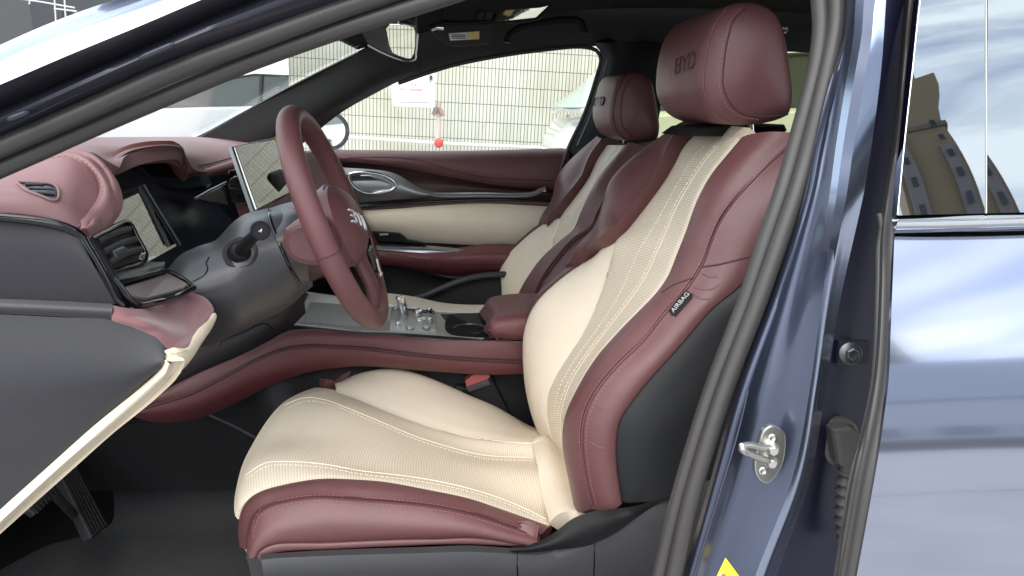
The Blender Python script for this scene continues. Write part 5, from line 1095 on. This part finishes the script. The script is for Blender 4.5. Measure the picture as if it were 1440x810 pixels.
c1p = W(300, 118, 5.2)
car('parked_car', 'white parked car with gray windows seen through the windscreen', W(232, 173, 8.6).x + 1.06, 8.6, M_white, mat('gray car glass', (.10, .115, .11), .15), .0)
c2_ = car('parked_car', 'white parked hatchback showing its tail behind the far window beside the pillar', W(780, 180, 4.9).x + 2.35, 4.9, M_white, mat('dark car side glass', (.07, .08, .075), .12), -.02, True)
c2_.rotation_euler = (0, 0, math.pi)
# dark water tank building with pipes beyond the front pillar
tk = thing('dark_building', 'dark gray building wall with white scaffold pipes along its top', 'building', W(30, 40, 14))
mk('wall', box_g(W(0, 70, 14) + Vector((-.95, 2, 0)), (3.1, 4, 4.4)), mat('dark gray wall', (.06, .06, .06), .8, var=(1.5, .1)), tk, smooth=False)
for s in ('20,-3 60,3 105,11', '76,-10 78,20 80,50', '90,-10 92,20 95,50', '76,12 92,14 108,16', '80,32 96,30', '44,-6 41,6'): mk('scaffold_pipe', [tube_g(R(13.6, s), .013, 8)], mat('weathered pipe', (.5, .5, .48), .6), tk)
slab('pipe_cluster', R(13.7, '86,12 98,12 106,22 108,30 84,40'), .2, M_gray, tk, bevel=.02)
# tower and low buildings across the yard: seen mirrored in the rear door
def tower(az, dist, w, dep, h, label, col):
    c = Vector((math.sin(rad(az)) * dist, -math.cos(rad(az)) * dist, 0)); o = thing('apartment_tower', label, 'building', c)
    yaw = Euler((0, 0, rad(az - 8))); RM = yaw.to_matrix()
    def bx(x, y, z, sx, sy, sz): return box_g(c + RM @ Vector((x, y, z)), (sx, sy, sz), yaw)
    mk('wall', [bx(0, 0, h / 2, w, dep, h), bx(-w * .1, 0, h + 1.2, w * .55, dep * .7, 2.6), bx(w * .18, 0, h + 2.4, w * .2, dep * .4, 2.2)], mat('brown stone cladding', col, .8, var=(.2, .15)), o, smooth=False)
    mk('cornice', [bx(0, 0, h - 6, w + .6, dep + .6, .8)], mat('dark band', (.12, .10, .08), .8), o, smooth=False)
    mk('bay', [bx(-w * .32, dep * .5, h * .45, w * .22, 1.6, h * .86), bx(w * .34, dep * .5, h * .42, w * .2, 1.2, h * .8)], mat('gray bay cladding', (.16, .15, .15), .8), o, smooth=False)
    wn = mat('dark window', (.03, .035, .04), .1)
    k = 0
    for z in range(3, int(h - 4), 3):
        for x in (-.32, .34):
            if k < 90: mk('window', [bx(w * x, dep * .5 + .85, z, w * .08, .06, 1.1)], wn, o, smooth=False); k += 1
    return o
tower(34.9, 80, 6.4, 8, 57, 'tall brown apartment tower mirrored in the rear window glass', (.20, .155, .10))
lb_ = thing('low_building', 'long pale building with sloping roof across the yard mirrored in the blue door', 'building', (30, -38, 0))
mk('wall', box_g((32, -39, 6), (46, 8, 12)), mat('pale render', (.50, .51, .54), .8, var=(.3, .1)), lb_, smooth=False)
mk('roof', [slab_g([Vector((9, -34.5, 12)), Vector((56, -34.5, 12)), Vector((52, -34.5, 14)), Vector((36, -34.5, 21)), Vector((21, -34.5, 22))], (0, -9, 0))], mat('blue gray roof', (.42, .46, .52), .7, var=(.4, .1)), lb_, smooth=False)
wn2 = mat('pale shop window', (.25, .27, .3), .3)
for i in range(8): mk('window', box_g((12 + i * 4.6, -34.97, 3.5), (2.6, .08, 2.4)), wn2, lb_, smooth=False)
hd = tag(mk('boundary_wall', box_g((9, -16, .55), (44, .3, 1.1)), mat('gray concrete', (.22, .21, .21), .9, var=(1, .2)), smooth=False), 'low gray concrete wall at the edge of the yard', 'wall')
